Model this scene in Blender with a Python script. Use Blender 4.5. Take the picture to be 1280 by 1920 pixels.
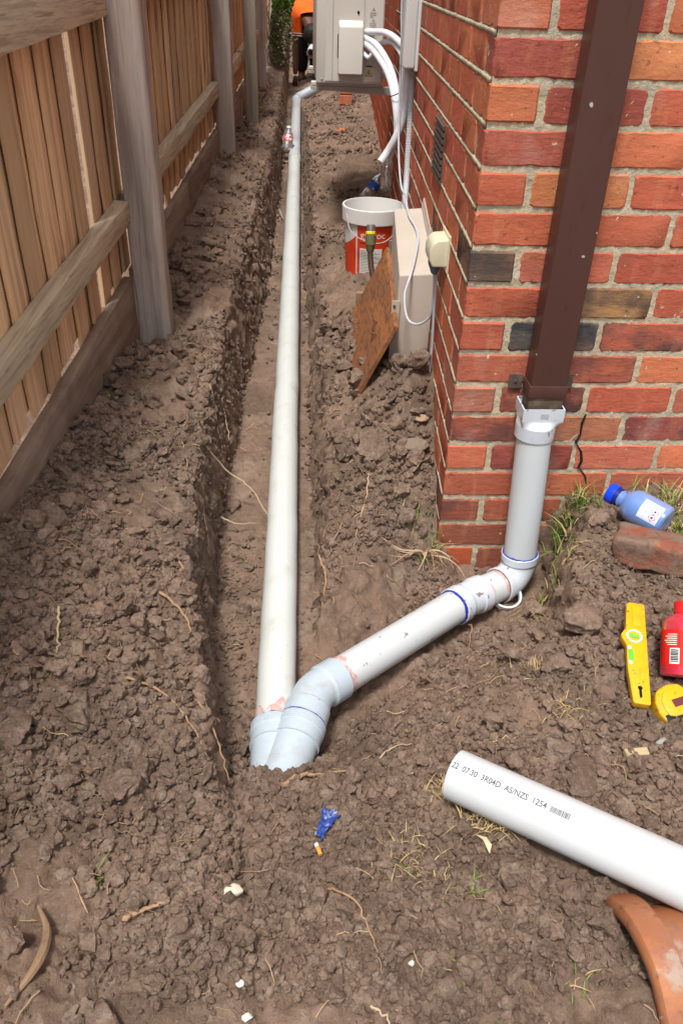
import bpy, bmesh, math, random
import numpy as np
from mathutils import Vector, Matrix

# ======================= camera, sky, sun, exposure =======================
scene = bpy.context.scene
for o in list(bpy.data.objects): bpy.data.objects.remove(o)
COL = scene.collection
cam_d = bpy.data.cameras.new('camera'); cam = bpy.data.objects.new('camera', cam_d); COL.objects.link(cam)
cam.location = (-.4086, -1.8795, 1.2226)
cam.rotation_euler = (math.radians(56.0265), math.radians(-1.6238), math.radians(-2.8135))
cam_d.sensor_width = 36; cam_d.lens = 28.477; cam_d.clip_start = .05; cam_d.clip_end = 400
scene.camera = cam
SUN_EL, SUN_AZ = 68, 203          # azimuth measured clockwise from +Y: nearly overhead, a little behind the camera and to its left
world = bpy.data.worlds.new('World'); scene.world = world; world.use_nodes = True
wn = world.node_tree; wn.nodes.clear()
sky = wn.nodes.new('ShaderNodeTexSky'); sky.sky_type = 'NISHITA'; sky.sun_disc = False
sky.sun_elevation = math.radians(SUN_EL); sky.sun_rotation = math.radians(SUN_AZ)
sky.air_density = 1.0; sky.dust_density = 4.0; sky.ozone_density = 1.0
hs = wn.nodes.new('ShaderNodeHueSaturation'); hs.inputs['Saturation'].default_value = .28     # thin cloud: pale sky
bg = wn.nodes.new('ShaderNodeBackground'); bg.inputs['Strength'].default_value = .115
wo = wn.nodes.new('ShaderNodeOutputWorld')
wn.links.new(sky.outputs[0], hs.inputs['Color']); wn.links.new(hs.outputs[0], bg.inputs[0]); wn.links.new(bg.outputs[0], wo.inputs[0])
sd = bpy.data.lights.new('sun', 'SUN'); sun = bpy.data.objects.new('sun', sd); COL.objects.link(sun)
sd.energy = 2.3; sd.angle = math.radians(9); sd.color = (1, .965, .91)
_e, _a = math.radians(SUN_EL), math.radians(SUN_AZ)
_dir = Vector((math.sin(_a) * math.cos(_e), math.cos(_a) * math.cos(_e), math.sin(_e)))
sun.rotation_euler = _dir.to_track_quat('Z', 'Y').to_euler(); sun.location = (-3, -5, 8)
vs = scene.view_settings; vs.view_transform = 'Standard'; vs.look = 'None'; vs.exposure = 0.70; vs.gamma = 1; vs.use_curve_mapping = False
scene.render.engine = 'CYCLES'
scene.cycles.max_bounces = 6; scene.cycles.transparent_max_bounces = 8
rnd = random.Random(11); nr = np.random.RandomState(5)


# ======================= helpers =======================
def V(*a): return Vector(a)
def tag(o, label=None, cat=None, group=None, kind=None):
    if label: o['label'] = label
    if cat: o['category'] = cat
    if group: o['group'] = group
    if kind: o['kind'] = kind
    return o
def thing(name, label, cat, loc=(0, 0, 0), group=None):
    o = bpy.data.objects.new(name, None); o.empty_display_size = .05; o.location = loc; COL.objects.link(o)
    return tag(o, label, cat, group)
def wloc(o):
    l = Vector(o.location)
    while o.parent: o = o.parent; l += Vector(o.location)
    return l
def obj(name, me, mat=None, parent=None, loc=None):
    """mesh data in world coordinates (loc None) or local ones placed at loc (world)"""
    o = bpy.data.objects.new(name, me); COL.objects.link(o)
    if mat is not None:
        if len(me.materials) == 0: me.materials.append(mat)
    if parent is not None: o.parent = parent; base = wloc(parent)
    else: base = Vector((0, 0, 0))
    o.location = (Vector(loc) if loc is not None else Vector((0, 0, 0))) - base
    return o
def mesh(name, v, f, smooth=False):
    me = bpy.data.meshes.new(name); me.from_pydata([tuple(p) for p in v], [], [tuple(q) for q in f]); me.update()
    if smooth: me.polygons.foreach_set('use_smooth', [True] * len(me.polygons))
    return me
def np_mesh(name, v, tris, smooth=True):
    me = bpy.data.meshes.new(name); k = tris.shape[1]
    me.vertices.add(len(v)); me.vertices.foreach_set('co', np.ascontiguousarray(v, np.float32).ravel())
    n = len(tris); me.loops.add(n * k); me.loops.foreach_set('vertex_index', np.ascontiguousarray(tris, np.int32).ravel())
    me.polygons.add(n); me.polygons.foreach_set('loop_start', np.arange(0, n * k, k, dtype=np.int32))
    me.polygons.foreach_set('use_smooth', np.full(n, smooth)); me.update(calc_edges=True); me.validate(); return me
def center(me):
    """move mesh data to its own base, return world location"""
    co = np.zeros(len(me.vertices) * 3, np.float32); me.vertices.foreach_get('co', co); co = co.reshape(-1, 3)
    c = (co.min(0) + co.max(0)) / 2; c[2] = co[:, 2].min()
    me.vertices.foreach_set('co', (co - c).ravel()); me.update(); return tuple(float(t) for t in c)
def one(name, me, mat, label, cat, group=None):
    """a thing that is one mesh"""
    l = center(me); o = obj(name, me, mat, None, l); return tag(o, label, cat, group)
def join(parts):
    v = []; f = []
    for a, b in parts:
        n = len(v); v += list(a); f += [tuple(i + n for i in q) for q in b]
    return v, f
def box(x0, x1, y0, y1, z0, z1):
    v = [(x, y, z) for z in (z0, z1) for y in (y0, y1) for x in (x0, x1)]
    return v, [(0, 2, 3, 1), (4, 5, 7, 6), (0, 1, 5, 4), (2, 6, 7, 3), (0, 4, 6, 2), (1, 3, 7, 5)]
def bevel(me, off, seg=2, ang=.5):
    bm = bmesh.new(); bm.from_mesh(me)
    es = [e for e in bm.edges if len(e.link_faces) == 2 and e.calc_face_angle(0) > ang]
    bmesh.ops.bevel(bm, geom=es, offset=off, segments=seg, profile=.6, affect='EDGES', clamp_overlap=True)
    bm.to_mesh(me); bm.free(); me.polygons.foreach_set('use_smooth', [True] * len(me.polygons))
    try: me.set_sharp_from_angle(angle=.6)
    except Exception: pass
    return me
def bbox(name, x0, x1, y0, y1, z0, z1, off=.003, seg=2):
    return bevel(mesh(name, *box(x0, x1, y0, y1, z0, z1)), off, seg)
def frame_of(d):
    d = Vector(d).normalized(); up = Vector((0, 0, 1)) if abs(d.z) < .9 else Vector((0, 1, 0))
    x = d.cross(up).normalized(); y = x.cross(d).normalized(); return x, y, d
def catmull(pts, n=8):
    P = [Vector(p) for p in pts]; P = [P[0] * 2 - P[1]] + P + [P[-1] * 2 - P[-2]]; out = []
    for i in range(1, len(P) - 2):
        a, b, c, d = P[i - 1:i + 3]
        for k in range(n):
            t = k / n
            out.append(.5 * ((2 * b) + (c - a) * t + (2 * a - 5 * b + 4 * c - d) * t * t + (3 * b - a - 3 * c + d) * t ** 3))
    out.append(P[-2]); return out
def sweep(path, rad, n=20, cap=True, inner=None):
    P = [Vector(p) for p in path]; m = len(P)
    if not hasattr(rad, '__len__'): rad = [rad] * m
    T = []
    for i in range(m):
        d = P[min(i + 1, m - 1)] - P[max(i - 1, 0)]
        T.append(d.normalized() if d.length > 1e-9 else (T[-1] if T else V(0, 0, 1)))
    x, y, _ = frame_of(T[0]); v = []; f = []
    for i in range(m):
        x = (x - T[i] * x.dot(T[i])).normalized(); y = T[i].cross(x)
        for k in range(n):
            a = 2 * math.pi * k / n; v.append(P[i] + (x * math.cos(a) + y * math.sin(a)) * rad[i])
    for i in range(m - 1):
        for k in range(n): f.append((i * n + k, i * n + (k + 1) % n, (i + 1) * n + (k + 1) % n, (i + 1) * n + k))
    if cap: f.append(tuple(range(n - 1, -1, -1))); f.append(tuple((m - 1) * n + k for k in range(n)))
    return v, f
def sm(name, vf, ang=.6):
    me = mesh(name, vf[0], vf[1], True)
    try: me.set_sharp_from_angle(angle=ang)
    except Exception: pass
    return me
def lathe(prof, p0, axis, n=28, xdir=None):
    """profile of (dist along axis, radius) swept round axis from p0"""
    x, y, d = frame_of(axis); p0 = Vector(p0); v = []; f = []
    for h, r in prof:
        for k in range(n):
            a = 2 * math.pi * k / n; v.append(p0 + d * h + (x * math.cos(a) + y * math.sin(a)) * max(r, 1e-5))
    for i in range(len(prof) - 1):
        for k in range(n): f.append((i * n + k, i * n + (k + 1) % n, (i + 1) * n + (k + 1) % n, (i + 1) * n + k))
    return v, f
def arc(a, c, b, r, n=10):
    """polyline a-c-b with its corner c rounded by radius r"""
    a, b, c = Vector(a), Vector(b), Vector(c); u = (a - c).normalized(); w = (b - c).normalized()
    th = u.angle(w); t = r / math.tan(th / 2); bis = (u + w).normalized(); o = c + bis * (r / math.sin(th / 2))
    p, q = c + u * t - o, c + w * t - o; ang = p.angle(q); nrm = p.cross(q).normalized(); out = []
    for k in range(n + 1): out.append(o + Matrix.Rotation(ang * k / n, 3, nrm) @ p)
    return [a] + out + [b]
def text(s, size, ext=0.0, bold=0.0):
    c = bpy.data.curves.new('t', 'FONT'); c.body = s; c.size = size; c.extrude = ext; c.resolution_u = 3; c.offset = bold
    o = bpy.data.objects.new('t', c); COL.objects.link(o)
    me = bpy.data.meshes.new_from_object(o.evaluated_get(bpy.context.evaluated_depsgraph_get()))
    v = [tuple(p.co) for p in me.vertices]; f = [tuple(p.vertices) for p in me.polygons]
    bpy.data.objects.remove(o); bpy.data.meshes.remove(me); bpy.data.curves.remove(c); return v, f

# ---------- materials ----------
def M(name, col, rough=.8, layers=(), bump=(), spec=.3, objcol=False, rand=0, trans=0, coords='Object', metal=0, alpha=1, spotbump=None, island=0, sheen=0, ior=1.45):
    """principled material; layers = (colour, scale, lo, hi, stretch, strength[, detail]); bump = (scale, strength, stretch, distance)"""
    m = bpy.data.materials.new(name); m.use_nodes = True; t = m.node_tree; n = t.nodes; L = t.links
    b = n['Principled BSDF']; b.inputs['Roughness'].default_value = rough; b.inputs['Specular IOR Level'].default_value = spec
    b.inputs['Metallic'].default_value = metal; b.inputs['IOR'].default_value = ior
    if trans: b.inputs['Transmission Weight'].default_value = trans
    if alpha < 1: b.inputs['Alpha'].default_value = alpha
    tc = n.new('ShaderNodeTexCoord'); vec = tc.outputs[coords]; oi = n.new('ShaderNodeObjectInfo')
    off = n.new('ShaderNodeVectorMath'); off.operation = 'MULTIPLY_ADD'
    cmb = n.new('ShaderNodeCombineXYZ')
    for i in range(3): L.new(oi.outputs['Random'], cmb.inputs[i])
    L.new(cmb.outputs[0], off.inputs[0]); off.inputs[1].default_value = (17, 31, 47) if rand or objcol else (0, 0, 0); L.new(vec, off.inputs[2]); vec = off.outputs[0]
    def noise(scale, stretch, detail=4, rgh=.6):
        mp = n.new('ShaderNodeMapping'); mp.inputs['Scale'].default_value = stretch; L.new(vec, mp.inputs[0])
        t_ = n.new('ShaderNodeTexNoise'); t_.inputs['Scale'].default_value = scale; t_.inputs['Detail'].default_value = detail; t_.inputs['Roughness'].default_value = rgh
        L.new(mp.outputs[0], t_.inputs['Vector']); return t_.outputs['Fac']
    if objcol: cur = oi.outputs['Color']
    else:
        rgb = n.new('ShaderNodeRGB'); rgb.outputs[0].default_value = (*col, 1); cur = rgb.outputs[0]
    if rand or island:
        h = n.new('ShaderNodeHueSaturation'); mr = n.new('ShaderNodeMapRange')
        k = rand or island
        src = oi.outputs['Random']
        if island: g = n.new('ShaderNodeNewGeometry'); src = g.outputs['Random Per Island']
        mr.inputs['To Min'].default_value = 1 - k; mr.inputs['To Max'].default_value = 1 + k; L.new(src, mr.inputs['Value'])
        L.new(mr.outputs[0], h.inputs['Value']); L.new(cur, h.inputs['Color']); cur = h.outputs[0]
    for ly in layers:
        c2, sc, lo, hi, st, am = ly[:6]; det = ly[6] if len(ly) > 6 else 5
        fac = noise(sc, st, det); mr = n.new('ShaderNodeMapRange'); mr.inputs['From Min'].default_value = lo; mr.inputs['From Max'].default_value = hi
        mr.inputs['To Max'].default_value = am; L.new(fac, mr.inputs['Value']); f = mr.outputs[0]
        if c2 == 'burn':
            mu = n.new('ShaderNodeMath'); mu.operation = 'MULTIPLY'; L.new(f, mu.inputs[0]); L.new(oi.outputs['Alpha'], mu.inputs[1]); f = mu.outputs[0]; c2 = (.045, .045, .048)
        mx = n.new('ShaderNodeMix'); mx.data_type = 'RGBA'; L.new(f, mx.inputs['Factor']); L.new(cur, mx.inputs['A']); mx.inputs['B'].default_value = (*c2, 1); cur = mx.outputs['Result']
    L.new(cur, b.inputs['Base Color'])
    nrm = None
    for bp in bump:
        sc, stg, st, dist = bp[:4]; bn = n.new('ShaderNodeBump'); bn.inputs['Strength'].default_value = stg; bn.inputs['Distance'].default_value = dist
        L.new(noise(sc, st, bp[4] if len(bp) > 4 else 6, .65), bn.inputs['Height'])
        if nrm: L.new(nrm, bn.inputs['Normal'])
        nrm = bn.outputs[0]
    if nrm: L.new(nrm, b.inputs['Normal'])
    return m
U1 = (1, 1, 1)
m_soil = M('soil', (.228, .153, .111), .95, [((.140, .095, .069), 3.2, .42, .60, U1, .85), ((.335, .250, .190), 7, .50, .72, U1, .7), ((.115, .076, .054), 30, .52, .70, U1, .65), ((.38, .30, .23), 90, .58, .74, U1, .55)],
           [(90, .8, U1, .008), (320, .9, U1, .003)], spec=.10)
m_clod = M('clod', (.238, .162, .121), .95, [((.145, .100, .074), 3.2, .44, .62, U1, .75), ((.345, .262, .202), 25, .48, .68, U1, .65), ((.120, .080, .058), 70, .50, .68, U1, .7), ((.40, .32, .25), 200, .58, .70, U1, .45)],
           [(160, 1.0, U1, .006), (480, .9, U1, .0025)], spec=.10, island=.26)
m_lump = M('soil_lump', (.238, .162, .121), .95, [((.345, .262, .202), 25, .48, .68, U1, .65), ((.120, .080, .058), 70, .50, .68, U1, .7), ((.40, .32, .25), 200, .58, .70, U1, .45)],
           [(80, 1.0, U1, .009), (300, .9, U1, .003)], spec=.10, rand=.15)
m_pvc = M('white_pvc', (.575, .60, .575), .36, [((.50, .515, .475), 5, .5, .75, (1, 1, 1), .5), ((.40, .35, .29), 9, .56, .74, U1, .40), ((.33, .25, .19), 46, .64, .74, U1, .35)], [(60, .03, U1, .002)], spec=.45)
m_pvc2 = M('cut_pipe_pvc', (.56, .585, .60), .34, [((.50, .515, .51), 6, .5, .8, U1, .4), ((.42, .37, .31), 10, .60, .76, U1, .40), ((.25, .18, .13), 60, .70, .74, U1, .5)], [(60, .03, U1, .002)], spec=.45)
m_branch = M('branch_pvc', (.56, .585, .60), .34, [((.42, .37, .31), 10, .60, .76, U1, .40), ((.16, .11, .08), 30, .645, .665, U1, .8)], spec=.45)
m_fit = M('grey_pvc_fitting', (.44, .515, .575), .28, [((.38, .43, .475), 9, .5, .8, U1, .4), ((.33, .30, .26), 16, .57, .72, U1, .4), ((.24, .17, .12), 34, .675, .70, U1, .6)], [(50, .03, U1, .002)], spec=.5)
m_fitw = M('white_pvc_fitting', (.57, .62, .68), .28, [((.48, .51, .55), 9, .5, .8, U1, .4), ((.16, .11, .08), 46, .63, .65, U1, .8)], [(50, .03, U1, .002)], spec=.5)
m_vert = M('pale_grey_pvc', (.56, .60, .62), .40, [((.44, .47, .47), 3, .45, .8, (1, 1, .3), .5), ((.35, .29, .22), 40, .74, .80, U1, .3)], spec=.4)
m_glue = M('blue_cement', (.035, .05, .34), .4, [((.09, .12, .5), 90, .5, .7, U1, .6)])
m_prime = M('pink_primer', (.56, .33, .30), .45, [((.58, .52, .50), 70, .46, .56, U1, .95)])
m_primed = M('dark_primer_line', (.16, .05, .10), .5)
m_mort = M('mortar', (.53, .45, .31), .95, [((.36, .32, .25), 14, .45, .68, U1, .8), ((.60, .55, .45), 40, .5, .7, U1, .6), ((.22, .19, .14), 6, .58, .75, U1, .5)], [(70, .8, U1, .006), (260, .6, U1, .002)], spec=.1)
m_brick = M('brick', (.4, .1, .05), .88, [((.33, .085, .050), 9, .48, .72, (1, 1, 2.2), .5), ((.58, .25, .125), 13, .52, .74, (2.4, 2.4, .6), .45), ('burn', 9, .38, .60, (1, 1, 1.5), 1.0),
            ((.13, .045, .03), 75, .60, .70, U1, .65), ((.62, .50, .42), 5, .60, .80, (1, 1, .7), .35), ((.20, .13, .09), 4, .60, .78, (1, 1, 1), .35), ((.70, .63, .55), 62, .765, .785, U1, .75, 1)],
            [(35, .35, (1, 1, 2), .006), (190, .55, U1, .0022), (16, .5, (1, 1, 3), .004)], objcol=True, spec=.15)
m_wood = M('paling_wood', (.76, .52, .30), .82, [((.50, .285, .155), 7, .44, .62, (6, 6, .35), .7), ((.66, .47, .30), 5, .52, .74, (5, 5, .25), .75), ((.58, .47, .37), 2.2, .52, .72, (2, 2, .5), .6), ((.15, .085, .045), 26, .60, .72, (4, 4, .12), .75)],
           [(60, .5, (6, 6, .12), .003), (220, .3, (3, 3, .2), .001)], rand=.28, spec=.18)
m_rail = M('rail_wood', (.60, .49, .34), .85, [((.34, .26, .175), 14, .44, .62, (5, .14, 5), .75), ((.62, .53, .385), 7, .52, .72, (3, .25, 3), .7), ((.2, .145, .095), 40, .56, .68, (4, .07, 4), .6), ((.44, .35, .29), 3, .5, .7, U1, .5)],
           [(80, .55, (4, .07, 4), .003)], rand=.1, spec=.15)
m_post = M('post_wood', (.46, .395, .34), .88, [((.20, .165, .155), 8, .45, .65, (4, 4, .2), .7), ((.46, .42, .405), 10, .5, .7, (4, 4, .2), .6), ((.30, .17, .14), 2.6, .52, .72, (3, 3, .3), .5), ((.10, .08, .07), 60, .60, .7, (4, 4, .08), .5)],
           [(90, .45, (4, 4, .1), .0025), (20, .35, (1, 1, .4), .005)], rand=.06, spec=.15)
m_post2 = M('grey_green_post', (.30, .275, .215), .88, [((.20, .185, .145), 8, .45, .65, (4, 4, .2), .7)], [(90, .45, (4, 4, .1), .0025)], spec=.15)
m_plinth = M('plinth_wood', (.34, .26, .195), .9, [((.21, .15, .11), 6, .42, .62, (3, .25, 3), .8), ((.43, .34, .265), 12, .54, .72, (3, .2, 3), .6), ((.16, .11, .08), 3, .5, .66, U1, .6)], [(60, .5, (4, .1, 4), .003)], rand=.12, spec=.12)
m_brown = M('brown_paint', (.082, .036, .029), .42, [((.10, .052, .042), 3, .45, .7, (1, 1, .4), .6), ((.50, .46, .42), 34, .755, .77, U1, .9, 1), ((.045, .022, .017), 60, .62, .72, (1, 1, .2), .5)], [(40, .06, U1, .002)], spec=.35)
m_brown2 = M('worn_brown_paint', (.105, .072, .050), .7, [((.20, .16, .115), 30, .48, .66, U1, .7)], spec=.2)
# ---------- soil height field (metres; house corner at X=0,Y=0; +Y runs down the side passage) ----------
SH = 0.04419            # side wall and fence lean 2.5 degrees from square to the front wall
def ss(a, b, x):
    t = np.clip((x - a) / (b - a), 0, 1); return t * t * (3 - 2 * t)
_rng = np.random.RandomState(7)
_T = _rng.rand(256, 256)
def vnoise(x, y):
    xi = np.floor(x).astype(int); yi = np.floor(y).astype(int)
    fx = x - xi; fy = y - yi
    fx = fx * fx * fx * (fx * (fx * 6 - 15) + 10); fy = fy * fy * fy * (fy * (fy * 6 - 15) + 10)
    a = _T[xi & 255, yi & 255]; b = _T[(xi + 1) & 255, yi & 255]
    c = _T[xi & 255, (yi + 1) & 255]; d = _T[(xi + 1) & 255, (yi + 1) & 255]
    return (a + (b - a) * fx + (c - a) * fy + (a - b - c + d) * fx * fy) * 2 - 1
_R2 = _rng.rand(256, 256, 3)
def worley(x, y):
    xi = np.floor(x).astype(int); yi = np.floor(y).astype(int)
    best = np.full(x.shape, 9.0); hid = np.zeros(x.shape)
    for i in (-1, 0, 1):
        for j in (-1, 0, 1):
            q = _R2[(xi + i) & 255, (yi + j) & 255]
            d = np.hypot(xi + i + q[..., 0] - x, yi + j + q[..., 1] - y)
            m = d < best; best = np.where(m, d, best); hid = np.where(m, q[..., 2], hid)
    return best, hid
def ip(x, xs, ys): return np.interp(x, xs, ys)
YB = [-1.9, -.9, -.5, 0, .5, 1, 2, 3.5, 5, 8, 15]
BR = [(.222, -.09), (.045, -.205), (-.369, -.585), (-.43, -.74)]
def seg_d(X, Y, a, b):
    ax, ay = a; bx, by = b; ux, uy = bx - ax, by - ay; L = ux * ux + uy * uy
    t = np.clip(((X - ax) * ux + (Y - ay) * uy) / L, 0, 1)
    return np.hypot(X - ax - t * ux, Y - ay - t * uy)
def ztrench(Y): return -.220 + .0252 * (np.clip(Y, -2, 8.6) + .58)
def edges(Y):
    wob = vnoise(Y * 3.1 + 5, Y * 0 + 3.3) * .018 + vnoise(Y * 9 + 1, Y * 0 + 8.1) * .012 + vnoise(Y * 24 + 1, Y * 0 + 2.1) * .007
    xle = ip(Y, [-1.2, -.95, -.72, -.475, -.04, .42, 1.35, 2.85, 4.67, 8, 12], [-.50, -.555, -.612, -.648, -.670, -.673, -.672, -.607, -.55, -.525, -.52]) + wob
    xlf = ip(Y, [-1.2, -.95, -.53, 0, .6, 1.5, 2.1, 3.4, 5, 8], [-.47, -.52, -.615, -.635, -.62, -.59, -.545, -.517, -.505, -.48]) + wob * .6
    return wob, xle, xlf
def Hbase(X, Y):
    wob, xle, xlf = edges(Y)
    zle = ip(Y, YB, [.05, .015, .07, .095, .10, .11, .14, .18, .22, .25, .3])
    zlf = ip(Y, [-1.9, -1.0, -.5, -.2, .1, .6, .95, 1.3, 2, 3.5, 5, 8, 15], [.10, .16, .23, .19, .15, .11, .035, .15, .19, .22, .24, .28, .3])
    xf = -1.0 + SH * Y
    t = np.clip((xle - X) / (xle - xf), 0, 1.6)
    left = zle + (zlf - zle) * np.minimum(t, 1.0) ** 1.2
    lump = .035 * ss(.25, .8, vnoise(X * 3.1 + 11.3, Y * 2.3 + 4.7)) * ss(.05, .3, t)
    left = left + lump
    # trench
    zt = ztrench(Y)
    ramp = ip(Y, [-1.9, -1.35, -1.03, -.895, -.812, -.75, -.69], [.01, .005, -.035, -.085, -.135, -.19, -.30])
    zfl = np.maximum(zt, ramp)
    # right bank / yard
    YR = [-.4, -.2, 0, .25, .5, .9, 1.5, 2.5, 4, 6, 7.3, 9.5, 15]
    e = ip(Y, YR, [-.20, -.17, -.10, -.05, -.02, .0, .02, .05, .10, .14, .02, .02, .25])
    m = ip(Y, YR, [-.20, -.15, -.02, .06, .11, .11, .09, .1, .17, .20, .07, .07, .28])
    w = ip(Y, YR, [-.22, -.16, .0, .14, .17, .12, .1, .14, .2, .25, .24, .25, .3])
    xw = SH * Y
    u = (X + .33) / (xw + .33)
    bank = np.where(u < .42, e + (m - e) * np.clip(u / .42, 0, 1), m + (w - m) * np.clip((u - .42) / .58, 0, 1))
    yard = .012 + .02 * ss(.2, .7, X) * ss(-.8, -.2, Y) - .03 * ss(.15, -.25, X) * ss(-1.4, -1.0, Y)
    fy = ss(-.5, -.15, Y)
    right = np.where((X > .02) & (Y < .03), yard, bank * fy + yard * (1 - fy))
    rwall = zfl + np.clip(X - (-.345 + wob * .7), 0, 9) * 4.0
    inner = np.minimum(right, np.where(Y > -.62, rwall, 9))
    # near end of the trench: ramp of loose clods
    k = ss(-.05, -.30, X) * ss(-.66, -.76, Y)
    inner = inner * (1 - k) + np.minimum(inner, ramp) * k
    # pit round the branch pipe
    d = np.minimum(np.minimum(seg_d(X, Y, BR[0], BR[1]), seg_d(X, Y, BR[1], BR[2])), seg_d(X, Y, BR[2], BR[3]))
    side = (X - BR[1][0]) * (-.671) - (Y - BR[1][1]) * (-.741)     # >0 : far side
    s = np.where(side > 0, .75, .72)
    s = np.where(X > .22, np.maximum(s, .72 + ss(.22, .31, X) * 2.2), s)
    wallside = ss(.03, .07, X) * ss(.27, .2, X) * ss(-.2, -.08, Y)
    s = s * (1 - wallside) + .15 * wallside
    pit = -.252 + np.clip(d - .075, 0, 9) * s
    pit = pit + .03 * ss(.1, .35, d)
    pit = np.where(Y < -.63, np.maximum(pit, ramp), pit)
    inner = np.minimum(inner, np.where(d < .6, pit, 9))
    a = np.clip((X - xle) / np.maximum(xlf - xle, .03), 0, 1)
    a = a ** 1.2
    h = left * (1 - a) + inner * a
    # heap of spoil against the house corner
    h = h + .06 * np.exp(-(((X + .02) / .10) ** 2 + ((Y - .36) / .13) ** 2))
    return h
def rough(X, Y):
    smooth = ss(.05, .5, vnoise(X * 4.1 + 31, Y * 4.1 + 17))
    tr = ss(-.64, -.60, X) * ss(-.30, -.36, X) * ss(-.6, -.5, Y)
    amp = (1 - .45 * smooth) * (1 - .6 * tr)
    n = vnoise(X * 9, Y * 9) * .016 + vnoise(X * 23 + 3, Y * 23) * .008 + vnoise(X * 61, Y * 61 + 9) * .0042 + vnoise(X * 140, Y * 140 + 9) * .0018
    wx = X + vnoise(X * 30, Y * 30) * .012; wy = Y + vnoise(X * 30 + 9, Y * 30 + 4) * .012
    f, hh = worley(wx * 30, wy * 30)
    g, h2 = worley(wx * 75 + 3.3, wy * 75)
    n = n + (.5 - f) * .018 * (.3 + hh) + (.5 - g) * .007 * (.3 + h2)
    far = 1 / (1 + np.clip(np.hypot(X, Y) - 12, 0, 99) * .2)
    return n * amp * far * 1.25, amp
def H(X, Y):
    X = np.asarray(X, float); Y = np.asarray(Y, float)
    n, _ = rough(X, Y)
    return Hbase(X, Y) + n

# ======================= ground =======================
def lines(fine0, fine1, step, ends, grow=1.16):
    a = list(np.arange(fine0, fine1 + step / 2, step)); s = step
    lo, hi = [], []
    x = a[0]; s = step
    while x > ends[0]: s = min(s * grow, 6); x -= s; lo.append(x)
    x = a[-1]; s = step
    while x < ends[1]: s = min(s * grow, 6); x += s; hi.append(x)
    return np.array(lo[::-1] + a + hi)
gx = lines(-1.02, .72, .0054, (-60, 60), 1.12); gx = np.unique(np.concatenate([gx, np.arange(-.725, -.575, .0054) + .0027]))
ya = np.arange(-1.55, .75, .0052); yb = []; y = ya[-1]; s = .0052
while y < 9.5: s = min(s * 1.012, .035); y += s; yb.append(y)
while y < 90: s *= 1.15; y += s; yb.append(y)
yl = []; y = ya[0]; s = .0052
while y > -40: s *= 1.15; y -= s; yl.append(y)
gy = np.array(yl[::-1] + list(ya) + yb)
GX, GY = np.meshgrid(gx, gy)
GZ = H(GX, GY)
jit = (GX > -1.05) & (GX < .75) & (GY > -1.6) & (GY < 6)
nx = vnoise(GX * 45 + 7, GY * 45) * .006 * jit; ny = vnoise(GX * 45, GY * 45 + 7) * .006 * jit
stp = ss(.8, 2.2, np.abs(np.gradient(Hbase(GX, GY), gx, axis=1))) * jit
nx += stp * (vnoise(GY * 38, GZ * 38) * .014 + vnoise(GY * 90, GZ * 90 + 5) * .008)
gv = np.stack([GX + nx, GY + ny, GZ], -1).reshape(-1, 3)
w_ = len(gx); i0 = (np.arange(len(gy) - 1)[:, None] * w_ + np.arange(w_ - 1)[None]).ravel()
gq = np.stack([i0, i0 + 1, i0 + w_ + 1, i0 + w_], 1)
tag(obj('ground', np_mesh('ground', gv, gq), m_soil), 'brown dug-over soil with the drain trench cut through it', None, None, 'structure')

# ---------- clods ----------
from mathutils import noise as mnoise
def clod_template(sub, seed, rough_=.30, flat=.78):
    r = random.Random(seed); bm = bmesh.new(); bmesh.ops.create_icosphere(bm, subdivisions=sub, radius=1)
    planes = []
    for _ in range(14):
        d = Vector((r.gauss(0, 1), r.gauss(0, 1), r.gauss(0, 1))).normalized(); planes.append((d, r.uniform(.50, .88)))
    o = Vector((seed * 3.7, seed * 1.3, seed * 2.1)); sc = Vector((r.uniform(.8, 1.25), r.uniform(.75, 1.1), r.uniform(flat * .8, flat * 1.15)))
    for v in bm.verts:
        p = v.co.copy()
        for d, k in planes:
            e = p.dot(d)
            if e > k: p -= d * (e - k) * .95
        p *= 1 + mnoise.noise(p * 1.7 + o) * rough_ + mnoise.noise(p * 4.3 + o) * rough_ * .55 + (mnoise.noise(p * 9 + o) * rough_ * .40 if sub > 1 else 0)
        v.co = Vector((p.x * sc.x, p.y * sc.y, p.z * sc.z))
    bm.verts.ensure_lookup_table(); v = np.array([tuple(q.co) for q in bm.verts]); f = np.array([[q.index for q in p.verts] for p in bm.faces]); bm.free(); return v, f
def rotmats(n, rs, tilt=.6):
    a = rs.rand(n) * 6.283; b = rs.randn(n) * tilt; c = rs.randn(n) * tilt
    ca, sa, cb, sb, cc, sc = np.cos(a), np.sin(a), np.cos(b), np.sin(b), np.cos(c), np.sin(c); z = np.zeros(n); o = np.ones(n)
    A = np.stack([np.stack([ca, -sa, z], -1), np.stack([sa, ca, z], -1), np.stack([z, z, o], -1)], 1)
    B = np.stack([np.stack([o, z, z], -1), np.stack([z, cb, -sb], -1), np.stack([z, sb, cb], -1)], 1)
    Cm = np.stack([np.stack([cc, z, sc], -1), np.stack([z, o, z], -1), np.stack([-sc, z, cc], -1)], 1)
    return A @ B @ Cm
MP0, MP1 = V(-.4555, -.66, -.172), V(-.380, 7.7, .0345)          # main pipe axis
CP0, CP1 = V(-.128, -.955, .033), V(.62, -1.514, .128)            # loose length of pipe
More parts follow.
